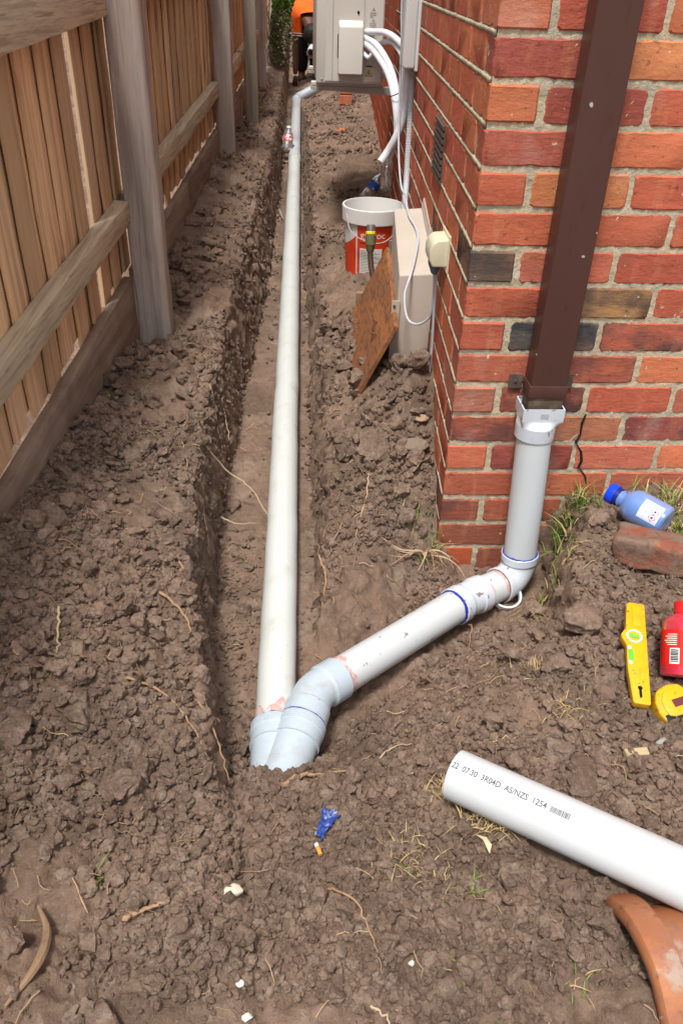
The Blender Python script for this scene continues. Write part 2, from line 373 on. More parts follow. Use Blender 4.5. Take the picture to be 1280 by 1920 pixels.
def clear_of(X, Y, r):
    ok = np.ones(len(X), bool)
    ok &= ~((np.abs(X - (MP0.x + (Y - MP0.y) * .0090)) < .046 + r) & (Y > -.80) & (Y < 8.2))
    for a, b in zip(BR[:-1], BR[1:]): ok &= seg_d(X, Y, a, b) > .050 + r
    ok &= seg_d(X, Y, (CP0.x, CP0.y), (CP1.x, CP1.y)) > .030 + r
    ok &= ~((X > SH * Y - .002 - r) & (Y > -.002 - r)) ; ok &= X > -1.03 + SH * Y
    ok &= ~((np.abs(X + .92) < .07) & (np.abs(Y - 1.0) < .08))
    return ok
def scatter(n, rlo, rhi, x0, x1, y0, y1, rs, power=2.2, clump=1.0):
    X = x0 + rs.rand(n * 3) * (x1 - x0); Y = y0 + rs.rand(n * 3) * (y1 - y0)
    u = rs.rand(n * 3); r = rlo * (1 - u * (1 - (rlo / rhi) ** power)) ** (-1 / power)
    dn = .40 + 1.1 * vnoise(X * 5 + 50, Y * 5 + 20) + .5 * vnoise(X * 14 + 5, Y * 14 + 2)
    dn = 1 - clump + clump * dn
    dn += .9 * np.exp(-(((X + .35) / .45) ** 2 + ((Y + .98) / .22) ** 2)) + .7 * np.exp(-(((X - .25) / .3) ** 2 + ((Y + .75) / .35) ** 2)) + .8 * ss(-.75, -.95, X) * ss(.5, .1, Y) + .7 * np.exp(-(((X + .03) / .16) ** 2 + ((Y - .3) / .3) ** 2))
    tr = ss(-.66, -.62, X) * ss(-.30, -.36, X) * ss(-.64, -.55, Y); dn *= 1 - .75 * tr
    dn *= 1 - .85 * np.exp(-(((X - .06) / .12) ** 2 + ((Y + .80) / .07) ** 2))
    sl = np.abs(Hbase(X + .02, Y) - Hbase(X - .02, Y)) / .04
    dn *= 1 - .8 * ss(1.2, 2.5, sl)
    k = (rs.rand(n * 3) < dn) & clear_of(X, Y, r); X, Y, r = X[k][:n], Y[k][:n], r[k][:n]
    return X, Y, r
def build_clods(sets, rs):
    VV, FF, base = [], [], 0
    for (X, Y, r), tmpls, sink in sets:
        Z = H(X, Y) + r * sink; which = rs.randint(0, len(tmpls), len(X)); Rm = rotmats(len(X), rs)
        for t, (tv, tf) in enumerate(tmpls):
            s_ = which == t; c = s_.sum()
            if not c: continue
            q = np.einsum('nij,vj->nvi', Rm[s_], tv) * r[s_][:, None, None] + np.stack([X[s_], Y[s_], Z[s_]], -1)[:, None, :]
            VV.append(q.reshape(-1, 3)); FF.append((tf[None] + (np.arange(c) * len(tv))[:, None, None] + base).reshape(-1, 3)); base += c * len(tv)
    return np.concatenate(VV), np.concatenate(FF)
T1 = [clod_template(1, k) for k in range(8)]; T2 = [clod_template(2, 20 + k) for k in range(12)]; T3 = [clod_template(3, 40 + k, .34) for k in range(8)]
rs = np.random.RandomState(3)
sets = [(scatter(420, .013, .026, -1.0, .75, -1.55, .3, rs, 3.2), T3, .50),
        (scatter(2300, .009, .0140, -1.02, .75, -1.55, .25, rs, 2.4), T3, .58), (scatter(7500, .0055, .009, -1.02, .75, -1.55, .25, rs, 2.0), T2, .60),
        (scatter(26000, .0026, .006, -1.02, .75, -1.50, .2, rs, 1.8, .8), T1, .62),
        (scatter(500, .014, .030, -1.0, .12, .1, 5.5, rs, 3.0), T2, .50),
        (scatter(6500, .006, .016, -1.0, .25, .1, 7.5, rs, 2.2), T1, .6)]
def band(n, fx0, fx1, y0, y1, rlo, rhi, rs, power=2.0):
    Y = y0 + rs.rand(n) * (y1 - y0); w, a, b = edges(Y); X0, X1 = fx0(w, a, b), fx1(w, a, b); X = X0 + rs.rand(n) * (X1 - X0)
    u = rs.rand(n); r = rlo * (1 - u * (1 - (rlo / rhi) ** power)) ** (-1 / power); k = clear_of(X, Y, r) & (vnoise(X * 7, Y * 7 + 3) > -.55); return X[k], Y[k], r[k]
sets += [(band(1900, lambda w, a, b: a - .012, lambda w, a, b: b + .008, -.8, 1.6, .006, .019, rs), T2, .1),       # torn left trench wall
         (band(260, lambda w, a, b: a - .045, lambda w, a, b: a + .012, -.9, 1.6, .012, .028, rs, 2.5), T3, .15),        # ragged lip
         (band(1300, lambda w, a, b: a - .03, lambda w, a, b: b + .012, 1.6, 7, .009, .030, rs), T1, .1),
         (band(900, lambda w, a, b: -.352 + w * .7, lambda w, a, b: -.285 + w * .7, -.2, 6, .007, .024, rs), T2, .15),
         (band(330, lambda w, a, b: -.31 + 0 * w, lambda w, a, b: .05 + 0 * w, .0, 1.25, .013, .050, rs, 1.9), T3, .45),       # spoil heap between pipe and wall
         (band(240, lambda w, a, b: -1.0 + 0 * w, lambda w, a, b: a - .06, -.55, 2.6, .013, .050, rs, 2.0), T3, .4),
         (band(150, lambda w, a, b: -.98 + 0 * w, lambda w, a, b: a - .03, -1.5, -.4, .013, .036, rs, 2.0), T3, .35),
         (band(110, lambda w, a, b: .08 + 0 * w, lambda w, a, b: .6 + 0 * w, -.95, -.2, .014, .034, rs, 2.0), T3, .35)]
bx2 = scatter(1500, .0055, .0120, -.62, .10, -1.32, -.80, rs, 1.8, .5); sets += [(bx2, T3, .75)]          # separate clods at the near end of the trench
# crumbs heaped against the fittings that go into the soil
hx = rs.uniform(-.535, -.345, 260); hy = rs.uniform(-.835, -.755, 260) + .03 * np.abs(hx + .45) / .1; hr = rs.uniform(.004, .0135, 260)
sets += [((hx, hy, hr), T3, .35)]
def contact(p, d, r, n, rs):
    d = np.array(d) / np.linalg.norm(d); sx = np.cross(d, (0, 0, 1)); sx /= np.linalg.norm(sx); sy = np.cross(sx, d); out = []
    for _ in range(n):
        a = rs.uniform(-.25, np.pi + .25); base_ = np.array(p) + (sx * np.cos(a) + sy * np.sin(a)) * r
        P = base_[None] + np.linspace(0, .3, 120)[:, None] * d[None]; i = np.argmax(P[:, 2] < H(P[:, 0], P[:, 1])); q = P[max(i, 1)]; out.append(q)
    q = np.array(out); return q[:, 0], q[:, 1]
for p_, d_ in (((-.4555, -.66, -.172), (-.009, -1, -.0247)), ((-.397, -.673, -.1535), (-.305, -.949, -.08))):
    qx, qy = contact(p_, d_, .051, 75, rs); sets.append(((qx + rs.randn(75) * .004, qy - np.abs(rs.randn(75)) * .006, rs.uniform(.005, .0125, 75)), T3, .25))
cv, cf = build_clods(sets, rs)
tag(obj('soil_crumbs', np_mesh('soil_crumbs', cv, cf, False), m_clod), 'loose brown soil crumbs scattered over the dug ground', None, None, 'stuff')

# ======================= brick house =======================
L_, CH = .2308, .086
house = thing('brick_house', 'red brick house corner with cream mortar beside the trench', 'house', (0, 0, -.5))
def zj(c): return 1.12 - CH * c             # joint above course c
def brick_mesh(name, lx, ly, lz, seed, shear, k=1):
    r = random.Random(seed); n = 7; hx, hz, hy = lx / 2, lz / 2, ly / 2
    def ring(y, ins, j):
        out = []; c = .006
        pts = [(-hx + c, -hz), (hx - c, -hz), (hx, -hz + c), (hx, hz - c), (hx - c, hz), (-hx + c, hz), (-hx, hz - c), (-hx, -hz + c)]
        full = []
        for a in range(8):
            p, q = pts[a], pts[(a + 1) % 8]; m = (int(lx / .022) if a in (0, 4) else 3 if a in (2, 6) else 1)
            for t in range(m): full.append((p[0] + (q[0] - p[0]) * t / m, p[1] + (q[1] - p[1]) * t / m))
        for x, z in full:
            sx = 1 - ins / hx; sz = 1 - ins / hz
            chip = -r.random() * .005 if r.random() < .10 * j else 0
            if abs(x) > hx * .9: chip *= .25
            d = r.gauss(0, .0008) * j + chip
            out.append((x * sx + (d if abs(x) > hx * .9 else 0) * (1 if x > 0 else -1), y + r.gauss(0, .0004) * j, z * sz + (d if abs(z) > hz * .85 else 0) * (1 if z > 0 else -1)))
        return out
    rings = [ring(-hy, .0045, 1), ring(-hy + .0035, .0005, 1), ring(hy - .003, .0005, 1), ring(hy, .004, 1)]
    m = len(rings[0]); v = [p for q in rings for p in q]; f = []
    for i in range(3):
        for a in range(m): f.append((i * m + a, i * m + (a + 1) % m, (i + 1) * m + (a + 1) % m, (i + 1) * m + a))
    f.append(tuple(range(m - 1, -1, -1))); f.append(tuple(3 * m + a for a in range(m)))
    v = [(x + shear * y, y, z) for x, y, z in v]
    return v, f
BH = .0765
def side_mesh(v, shear):      # length along +Y instead of +X
    return [(-y + shear * x, x, z) for x, y, z in v]
SL, HL = L_ - .0098, L_ / 2 - .0098
def as_me(vf, nm):
    me = mesh(nm, *vf); me.polygons.foreach_set('use_smooth', [True] * len(me.polygons))
    try: me.set_sharp_from_angle(angle=.5)
    except Exception: pass
    me.materials.append(m_brick); return me
me_front = [as_me(brick_mesh('b', SL, HL, BH, 100 + k, 0), 'brick_stretcher') for k in range(7)]
me_cornf = [as_me(brick_mesh('b', SL, HL, BH, 120 + k, SH), 'brick_corner_front') for k in range(4)]
def _sd(seed, sh):
    v, f = brick_mesh('b', SL, HL, BH, seed, 0); return side_mesh(v, sh), f
me_side = [as_me(_sd(140 + k, SH), 'brick_side') for k in range(7)]
PAL = [(.48, .124, .072), (.52, .142, .078), (.56, .168, .084), (.50, .126, .074), (.43, .106, .068), (.58, .186, .090), (.48, .140, .088)]
def brick_colour(r, c):
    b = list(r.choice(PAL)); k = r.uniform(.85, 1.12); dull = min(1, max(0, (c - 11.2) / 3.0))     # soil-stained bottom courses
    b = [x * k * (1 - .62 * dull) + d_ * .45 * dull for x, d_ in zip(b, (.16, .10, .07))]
    burn = 0
    if c >= 5 and r.random() < .13: burn = r.uniform(.55, 1)
    elif r.random() < .04: burn = .5
    return (*b, burn)
FIX = {(5, 0): (0.179, 0.123, 0.083, 0.68), (0, 0): (0.347, 0.093, 0.069, 0.0), (0, 1): (0.582, 0.227, 0.099, 0.0), (1, 0): (0.526, 0.175, 0.083, 0.0), (2, 0): (0.403, 0.11, 0.076, 0.0), (3, 0): (0.459, 0.123, 0.069, 0.0), (4, 0): (0.493, 0.136, 0.072, 0.0), (1, 1): (0.347, 0.09, 0.066, 0.1275), (3, 1): (0.56, 0.207, 0.089, 0.0), (2, 2): (0.482, 0.155, 0.083, 0.0), (4, 1): (0.448, 0.123, 0.069, 0.0), (6, 1): (0.403, 0.22, 0.096, 0.765), (7, 1): (0.112, 0.103, 0.096, 0.85), (7, 2): (0.448, 0.123, 0.076, 0.765), (8, 1): (0.47, 0.129, 0.076, 0.6375), (9, 1): (0.302, 0.084, 0.062, 0.85), (10, 1): (0.47, 0.181, 0.096, 0.2975), (10, 2): (0.28, 0.07, 0.058, 0.68), (11, 1): (0.314, 0.077, 0.06, 0.17), (8, 0): (0.426, 0.123, 0.076, 0.0), (9, 0): (0.403, 0.155, 0.103, 0.0), (6, 0): (0.47, 0.123, 0.072, 0.0), (7, 0): (0.426, 0.11, 0.069, 0.0)}
rb = random.Random(77)
def add_brick(me, loc, col):
    o = bpy.data.objects.new('brick', me); COL.objects.link(o); o.parent = house; o.location = Vector(loc) - Vector(house.location); o.color = col; return o
rest = []
def front_bricks(c):
    """(x centre, is corner, header at corner) of each brick in the front face of course c"""
    out = []
    if c % 2 == 0: xs = [0 + L_ * k for k in range(18)]
    else: xs = [L_ / 2 + L_ * k for k in range(18)]
    return xs
for c in range(-14, 18):
    z = zj(c) - CH / 2; head = c % 2 != 0
    # corner brick
    xs = [L_ * k + (L_ / 2 if head else 0) for k in range(20)]
    ys = [L_ * k + (0 if head else L_ / 2) for k in range(62)]
    vis = -1 <= c <= 15
    for k, x in enumerate(xs):
        px = x + L_ / 2 - .0049 + .0; corner = (k == 0 and not head)
        loc = (px + (0 if corner else .0049), HL / 2 + rb.uniform(-.0008, .0012), z + rb.uniform(-.0012, .0012))
        if corner: loc = (SL / 2 + SH * HL / 2 , HL / 2, z)
        ki = k + (1 if head else 0)
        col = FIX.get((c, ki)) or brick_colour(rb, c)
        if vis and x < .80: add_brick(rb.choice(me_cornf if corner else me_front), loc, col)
        else: rest.append((rb.choice(range(7)), 0, loc, col))
    for k, y in enumerate(ys):
        corner = (k == 0 and head)
        py = y + L_ / 2
        if corner: py = SL / 2 - .0022
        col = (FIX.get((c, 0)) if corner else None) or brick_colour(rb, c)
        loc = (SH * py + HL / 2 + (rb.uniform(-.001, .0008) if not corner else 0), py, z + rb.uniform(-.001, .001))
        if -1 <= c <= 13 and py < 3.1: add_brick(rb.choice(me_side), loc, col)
        else: rest.append((rb.choice(range(7)), 1, loc, col))
# the courses above, beyond and below as one part
VV, FF, base = [], [], 0
for mi, sd_, loc, col in rest:
    lx, ly = (SL / 2, HL / 2) if not sd_ else (HL / 2, SL / 2)
    b = np.array(box(-lx, lx, -ly, ly, -BH / 2, BH / 2)[0]); b[:, 0] += SH * b[:, 1] * sd_
    VV.append(b + np.array(loc)); FF.append(np.array(box(0, 1, 0, 1, 0, 1)[1]) + base); base += 8
m_brickfar = M('brick_far', (.40, .095, .045), .88, [((.26, .055, .028), 9, .48, .72, (1, 1, 2.2), .55), ((.13, .045, .03), 75, .60, .70, U1, .5)], [(190, .5, U1, .002)], island=.22, spec=.15)
o = obj('brick_courses', np_mesh('brick_courses', np.concatenate(VV), np.concatenate(FF), False), m_brickfar, house); tag(o, kind='stuff')
zb, zt_ = zj(18), zj(-14); rec = .0028
xs0 = lambda y: SH * y + rec
mv = []; mf = []
def panel(p00, p10, p11, p01, nu, nv, r):
    b = len(mv); a, b_, c_, d_ = map(Vector, (p00, p10, p11, p01)); nrm_ = (b_ - a).cross(d_ - a).normalized()
    for j in range(nv + 1):
        for i in range(nu + 1):
            u, w = i / nu, j / nv; p = (a * (1 - u) + b_ * u) * (1 - w) + (d_ * (1 - u) + c_ * u) * w
            e = 0 if i in (0, nu) or j in (0, nv) else r.gauss(0, .0009); mv.append(p + nrm_ * e)
    for j in range(nv):
        for i in range(nu): q = b + j * (nu + 1) + i; mf.append((q, q + 1, q + nu + 2, q + nu + 1))
rm = random.Random(4)
x9 = 1.0; yd = 14
def bed(c):
    b = len(mv); n = 220; z = zj(c)
    for i in range(n + 1):
        y = .010 + 3.19 * (i / n); h0, h1 = rm.uniform(.0048, .0074), rm.uniform(.0048, .0074); p = rm.uniform(.0004, .0018) * (0 if i == 0 else 1) - (.002 if i == 0 else 0)
        mv.extend([V(SH * y + .004, y, z - h0), V(SH * y - p, y, z - h0 * .75), V(SH * y - p * .8, y, z + h1 * .75), V(SH * y + .004, y, z + h1)])
    for i in range(n):
        for k in range(3): q = b + i * 4 + k; mf.append((q, q + 4, q + 5, q + 1))
for c in range(-2, 16): bed(c)
panel((rec, rec, zb), (x9, rec, zb), (x9, rec, zt_), (rec, rec, zt_), 130, 300, rm)
panel((xs0(3.2), 3.2, zb), (rec, rec, zb), (rec, rec, zt_), (xs0(3.2), 3.2, zt_), 250, 300, rm)
panel((x9, rec, zb), (4.5, rec, zb), (4.5, rec, zt_), (x9, rec, zt_), 2, 2, rm)
panel((xs0(yd), yd, zb), (xs0(3.2), 3.2, zb), (xs0(3.2), 3.2, zt_), (xs0(yd), yd, zt_), 2, 2, rm)
panel((4.5, rec, zb), (4.5, yd, zb), (4.5, yd, zt_), (4.5, rec, zt_), 1, 1, rm)
panel((4.5, yd, zb), (xs0(yd), yd, zb), (xs0(yd), yd, zt_), (4.5, yd, zt_), 1, 1, rm)
panel((rec, rec, zt_), (4.5, rec, zt_), (4.5, yd, zt_), (xs0(yd), yd, zt_), 1, 1, rm)
obj('mortar', mesh('mortar', mv, mf, True), m_mort, house)
# settlement crack in the front wall
m_dark = M('dark_gap', (.012, .010, .009), .95)
cr = [(.355, .0, .262), (.350, 0, .235), (.352, 0, .20), (.344, 0, .178), (.349, 0, .172), (.364, 0, .150), (.371, 0, .120), (.366, 0, .098), (.376, 0, .092), (.392, 0, .070), (.398, 0, .045)]
cw = [.0012, .0026, .0014, .0022, .0008, .0030, .0034, .0022, .0008, .0022, .0010]; v = []; f = []
for i, (x, y, z) in enumerate(cr): v += [(x - cw[i], -.0032, z), (x + cw[i], -.0032, z), (x + cw[i], .006, z), (x - cw[i], .006, z)]
for i in range(len(cr) - 1):
    a = i * 4
    for k in range(4): f.append((a + k, a + (k + 1) % 4, a + 4 + (k + 1) % 4, a + 4 + k))
obj('crack', mesh('crack', v, f), m_dark, house)
# air vent in the side wall
m_vent = M('vent_metal', (.10, .075, .06), .6, [((.2, .15, .12), 40, .5, .7, U1, .6)])
vt = obj('air_vent', mesh('vent', *join([box(-.004, .02, -.115, .115, -.083, .083)])), m_vent, house, (SH * .765, .765, .768)); vt.rotation_euler[2] = -math.atan(SH)
for k in range(9):
    v, f = box(-.010, -.002, -.108, .108, -.078 + k * .0185, -.068 + k * .0185)
    s_ = obj('vent_slat', mesh('slat', v, f), m_vent, vt, wloc(vt))

# ======================= timber fence =======================
fence = thing('timber_fence', 'brown timber paling fence with grey posts and rails beside the trench', 'fence', (-1.0, 0, 0))
rf = random.Random(21); fx = lambda y: SH * y
RS = .033
def paling(y, w, x, zb_, zt__, r):
    n = 10; v = []; f = []; th = .011; lean = r.gauss(0, .004)
    for i in range(n + 1):
        z = zb_ + (zt__ - zb_) * i / n; bow = r.gauss(0, .0012); e1 = r.gauss(0, .0015); e2 = r.gauss(0, .0015); yy = y + lean * (z - .6)
        xx = fx(y) + x + bow
        v += [(xx, yy - w / 2 + e1, z), (xx, yy + w / 2 + e2, z), (xx - th, yy + w / 2 + e2, z), (xx - th, yy - w / 2 + e1, z)]
    for i in range(n):
        for k in range(4): f.append((i * 4 + k, i * 4 + (k + 1) % 4, (i + 1) * 4 + (k + 1) % 4, (i + 1) * 4 + k))
    f += [(3, 2, 1, 0), (n * 4, n * 4 + 1, n * 4 + 2, n * 4 + 3)]; return bevel(mesh('paling', v, f), .0015, 1, .8)
y = -1.35; k = 0
while y < 8.3:
    w = rf.uniform(.092, .108); gap = rf.uniform(.034, .062)
    zb_ = .262 + RS * y + rf.uniform(-.012, .016)
    if 1.2 < y < 3.2: zb_ = .272 + RS * y + rf.uniform(-.01, .022)
    obj('paling', paling(y, w, -1.052, zb_, 1.62 + RS * y + rf.uniform(-.01, .01), rf), m_wood, fence)
    yc = y + w / 2 + gap / 2 + .012
    if not (k in (13, 16)): obj('paling', paling(yc, rf.uniform(.125, .135), -1.0642, zb_ + rf.uniform(-.02, .02), 1.60 + RS * y, rf), m_wood, fence)
    y += w + gap; k += 1
def rail(y0, y1, zoff, h, x0, x1, mat, name='rail'):
    n = 24; v = []; f = []
    for i in range(n + 1):
        yy = y0 + (y1 - y0) * i / n; z = zoff + RS * yy; e = [rf.gauss(0, .0012) for _ in range(4)]; xb = fx(yy)
        v += [(xb + x0, yy, z + e[0]), (xb + x1 + e[1], yy, z + e[2]), (xb + x1 + e[3], yy, z + h + e[0]), (xb + x0, yy, z + h + e[2])]
    for i in range(n):
        for k in range(4): f.append((i * 4 + k, (i + 1) * 4 + k, (i + 1) * 4 + (k + 1) % 4, i * 4 + (k + 1) % 4))
    f += [(0, 1, 2, 3), (n * 4 + 3, n * 4 + 2, n * 4 + 1, n * 4)]
    return obj(name, bevel(mesh(name, v, f), .003, 2, .8), mat, fence)
POSTS = [(1.01, -1.018, -.903, .105), (3.56, -1.035, -.925, .105), (4.92, -.985, -.893, .09), (6.55, -1.04, -.95, .09)]
for a, b in ((-1.45, .966), (1.056, 3.516), (3.606, 4.88), (4.96, 6.51)):
    rail(a, b, .452, .072, -1.050, -1.002, m_rail); rail(a, b, 1.05, .095, -1.050, -1.000, m_rail)
for a, b in ((-1.45, .97), (1.05, 2.25), (2.256, 3.52), (3.60, 4.88), (4.96, 6.51)):
    rail(a, b, .045, .222, -1.050, -1.018, m_plinth, 'plinth_board')
for i, (yy, x0, x1, dpt) in enumerate(POSTS):
    n = 16; v = []; f = []; zb_, zt__ = -.3, 1.72 + RS * yy
    for j in range(n + 1):
        z = zb_ + (zt__ - zb_) * j / n; e = [rf.gauss(0, .0016) for _ in range(8)]; xb = fx(yy)
        v += [(xb + x0 + e[0], yy - dpt / 2 + e[1], z), (xb + x1 + e[2], yy - dpt / 2 + e[3], z), (xb + x1 + e[4], yy + dpt / 2 + e[5], z), (xb + x0 + e[6], yy + dpt / 2 + e[7], z)]
    for j in range(n):
        for k in range(4): f.append((j * 4 + k, j * 4 + (k + 1) % 4, (j + 1) * 4 + (k + 1) % 4, (j + 1) * 4 + k))
    f += [(3, 2, 1, 0), (n * 4, n * 4 + 1, n * 4 + 2, n * 4 + 3)]
    obj('post', bevel(mesh('post', v, f), .014, 3, .8), m_post2 if i == 2 else m_post, fence)

# ======================= stormwater pipework (glued into one run) =======================
R0 = .045
pw = thing('drain_pipework', 'white and grey plastic drain pipe run lying in the trench and rising to the downpipe', 'drain pipe', (-.45, -.7, -.25))
md = (MP1 - MP0).normalized()
mj = MP0 + (MP1 - MP0) * ((4.9 - MP0.y) / (MP1.y - MP0.y))
def straight(a, b, n): return [Vector(a).lerp(Vector(b), i / n) for i in range(n + 1)]
lp = straight(MP0 - md * .02, mj, 60)
lp = [p + V(rnd.gauss(0, .0006), 0, rnd.gauss(0, .0005)) for p in lp]
long_ = obj('long_pipe', sm('long_pipe', sweep(lp, R0, 40)), m_pvc, pw)
m_greyp = M('greyish_pvc', (.50, .53, .55), .4, [((.42, .43, .42), 6, .45, .7, U1, .6)], spec=.4)
far = obj('far_pipe', sm('far_pipe', sweep(straight(mj - md * .05, MP1, 20), [R0 + .004] * 2 + [R0] * 19, 28)), m_greyp, pw)
tag(far, 'greyer far length of drain pipe'); fb = arc(MP1 - md * .06, MP1 + md * .08, MP1 + V(.235, .17, .105), .09, 10)
fbe = fb[-1]; fd = (fb[-1] - fb[-2]).normalized(); m_farb = M('grey_bend', (.40, .455, .49), .35, spec=.45)
obj('bend_fitting', sm('far_bend', sweep(fb[:1] + fb + [fbe + fd * .02], [R0 + .006, R0 + .006, R0 + .006] + [R0 + .003] * (len(fb) - 3) + [R0 + .005, R0 + .006], 26)), m_farb, pw)
P1, P2, P3, P4 = V(.22, -.097, -.208), V(.050, -.212, -.192), V(-.369, -.585, -.146), V(-.438, -.800, -.164)
def ring(parent, c, d, r, mat, name, w=.0022, jit=0, a0=0, a1=2 * math.pi, width=None, seed=1):
    """cement bead (tube) or primer sleeve (width given) round a pipe"""
    x, y, d = frame_of(d); rr = random.Random(seed); n = 48; c = Vector(c)
    if width is None:
        pts = [c + (x * math.cos(t) + y * math.sin(t)) * r + d * rr.gauss(0, jit) for t in [a0 + (a1 - a0) * i / n for i in range(n + 1)]]
        return obj(name, sm(name, sweep(pts, [w * rr.uniform(.7, 1.3) for _ in pts], 6)), mat, parent)
    v = []; f = []; ph = rr.uniform(0, 6)
    for i in range(n + 1):
        t = a0 + (a1 - a0) * i / n; rad = x * math.cos(t) + y * math.sin(t)
        lo = rr.gauss(0, jit * .15); hi = width * (1 + .35 * math.sin(2 * t + ph) + .2 * math.sin(5 * t + ph * 2) + .1 * math.sin(11 * t + ph)) + rr.gauss(0, jit * .12)
        v += [c + rad * r + d * lo, c + rad * r + d * max(hi, .002)]
    for i in range(n): f.append((2 * i, 2 * i + 1, 2 * i + 3, 2 * i + 2))
    return obj(name, mesh(name, v, f, True), mat, parent)
# vertical riser
VT = V(.206, -.060, .262); vd = (P1 - VT).normalized(); d12 = (P2 - P1).normalized(); d23 = (P3 - P2).normalized(); d34 = (P4 - P3).normalized()
obj('riser_pipe', sm('riser', sweep(straight(VT, P1 - vd * .075, 12), R0, 40)), m_vert, pw)
def fitting(name, a, c, b, bend, mat, sock=.045, rs_=.0515, rm_=.0478, n=12):
    path = arc(a, c, b, bend, n); a, b = Vector(a), Vector(b); u = (path[1] - a).normalized(); w = (b - path[-2]).normalized()
    la, lb = (path[1] - a).length, (b - path[-2]).length
    sa, sb = min(sock, la * .9), min(sock, lb * .9)
    pts = [a, a + u * .0015, a + u * sa, a + u * (sa + .004)] + path[1:-1] + [b - w * (sb + .004), b - w * sb, b - w * .0015, b]
    rad = [rs_ - .0015, rs_, rs_, rm_ + .001] + [rm_] * (len(path) - 2) + [rm_ + .001, rs_, rs_, rs_ - .0015]
    return obj(name, sm(name, sweep(pts, rad, 40), .5), mat, pw)
e1 = fitting('elbow_fitting', P1 - vd * .085, P1, P1 + d12 * .078, .058, m_fitw, .036)
ring(e1, P1 - vd * .0855, vd, .0470, m_glue, 'cement_bead', .0022, .0006, seed=3)
ring(e1, P1 + d12 * .0785, d12, .0465, m_primed, 'cement_bead', .0014, .0004, seed=4)
ring(e1, P1 + d12 * .079, d12, .0457, m_prime, 'primer_band', jit=.002, width=.008, seed=5)
sp = obj('short_pipe', sm('short', sweep(straight(P1 + d12 * .06, P2 - d12 * .045, 4), R0, 40)), m_branch, pw)
e2 = fitting('bend_fitting', P2 - d12 * .062, P2, P2 + d23 * .052, .14, m_fitw, .030)
ring(e2, P2 - d12 * .0625, d12, .0465, m_primed, 'cement_bead', .0014, .0004, seed=6)
ring(e2, P2 - d12 * .063, -d12, .0457, m_prime, 'primer_band', jit=.002, width=.007, seed=7)
ring(e2, P2 + d23 * .0525, d23, .0468, m_glue, 'cement_bead', .0024, .0008, seed=8)
ring(e2, P2 + d23 * .0525, d23, .0456, m_glue, 'cement_smear', jit=.002, width=.0055, seed=9)
obj('branch_pipe', sm('branch', sweep(straight(P2 + d23 * .03, P3 - d23 * .045, 8), R0, 40)), m_branch, pw)
e3 = fitting('elbow_fitting', P3 - d23 * .078, P3, P3 + d34 * .092, .085, m_fit, .046)
ring(e3, P3 - d23 * .0785, d23, .0468, m_glue, 'cement_bead', .0018, .0006, seed=10)
ring(e3, P3 - d23 * .079, -d23, .0456, m_prime, 'primer_band', jit=.003, width=.019, seed=11)
# Y junction, its two branches going down into the soil
J1 = P3 + d34 * .088; J2 = P3 + d34 * .30
def ribbed(a, b, d, name):
    ds = [0, .001, .005, .006, .007, .011, .012, .013, .017, .018, .019, .024, .026, .050, .052, .054, .0545, .060]
    rr = [.0525, .0545, .0545, .0530, .0545, .0545, .0530, .0545, .0545, .0530, .0545, .0545, .0530, .0528, .0540, .0540, .0505, .0498]
    pts = [Vector(a) + d * q for q in ds] + [Vector(b)]; return sweep(pts, rr + [.0492], 40)
M1 = MP0 + md * .0
jv = join([ribbed(J1, J2, d34, 'a'), ribbed(M1, MP0 - md * .22, -md, 'b')])
yj = obj('junction_fitting', sm('junction', jv, .45), m_fit, pw)
ring(yj, J1 - d34 * .0015, d34, .0520, m_glue, 'cement_bead', .0020, .0005, seed=12)
ring(yj, M1 + md * .003, md, .0468, m_glue, 'cement_bead', .0030, .0010, seed=13)
ring(yj, M1 + md * .001, md, .0457, m_prime, 'primer_band', jit=.006, width=.038, seed=14)
# downpipe adaptor
ad = sm('adaptor', join([lathe([(0, .0462), (0, .0505), (.036, .0512)], (VT.x, VT.y, .232), (0, 0, 1), 40)]))
adp = obj('adaptor', ad, m_fitw, pw)
def rect_pt(t, hx_, hy_, k):          # k=1 rectangle, k=0 circle
    c, s_ = math.cos(t), math.sin(t); m = max(abs(c) / hx_, abs(s_) / hy_); return (c / m * k + c * .0512 * (1 - k), s_ / m * k + s_ * .0512 * (1 - k))
ang = sorted([2 * math.pi * i / 64 for i in range(64)] + [s1 * math.atan2(.0395, .0525) + o1 for s1 in (1, -1) for o1 in (0, math.pi)], key=lambda t: t % (2 * math.pi)); na = len(ang); v = []; f = []
for z, k, g in ((.322, 1, .94), (.322, 1, 1), (.290, 1, 1), (.286, .96, .99), (.280, .55, .98), (.272, .12, .99), (.268, 0, 1)):
    for t in ang: q = rect_pt(t, .0525, .0395, k); v.append((.2105 * k + VT.x * (1 - k) + q[0] * g, -.056 * k + VT.y * (1 - k) + q[1] * g, z))
for i in range(6):
    for j in range(na): f.append((i * na + j, (i + 1) * na + j, (i + 1) * na + (j + 1) % na, i * na + (j + 1) % na))
obj('adaptor_box', sm('ab', (v, f), .7), m_fitw, adp)
m_label = M('embossed_grey', (.42, .45, .48), .5)
obj('adaptor_mark', mesh('mk', *join([box(.203, .223, -.0965, -.0950, .298 + k * .005, .301 + k * .005) for k in range(3)])), m_label, adp)

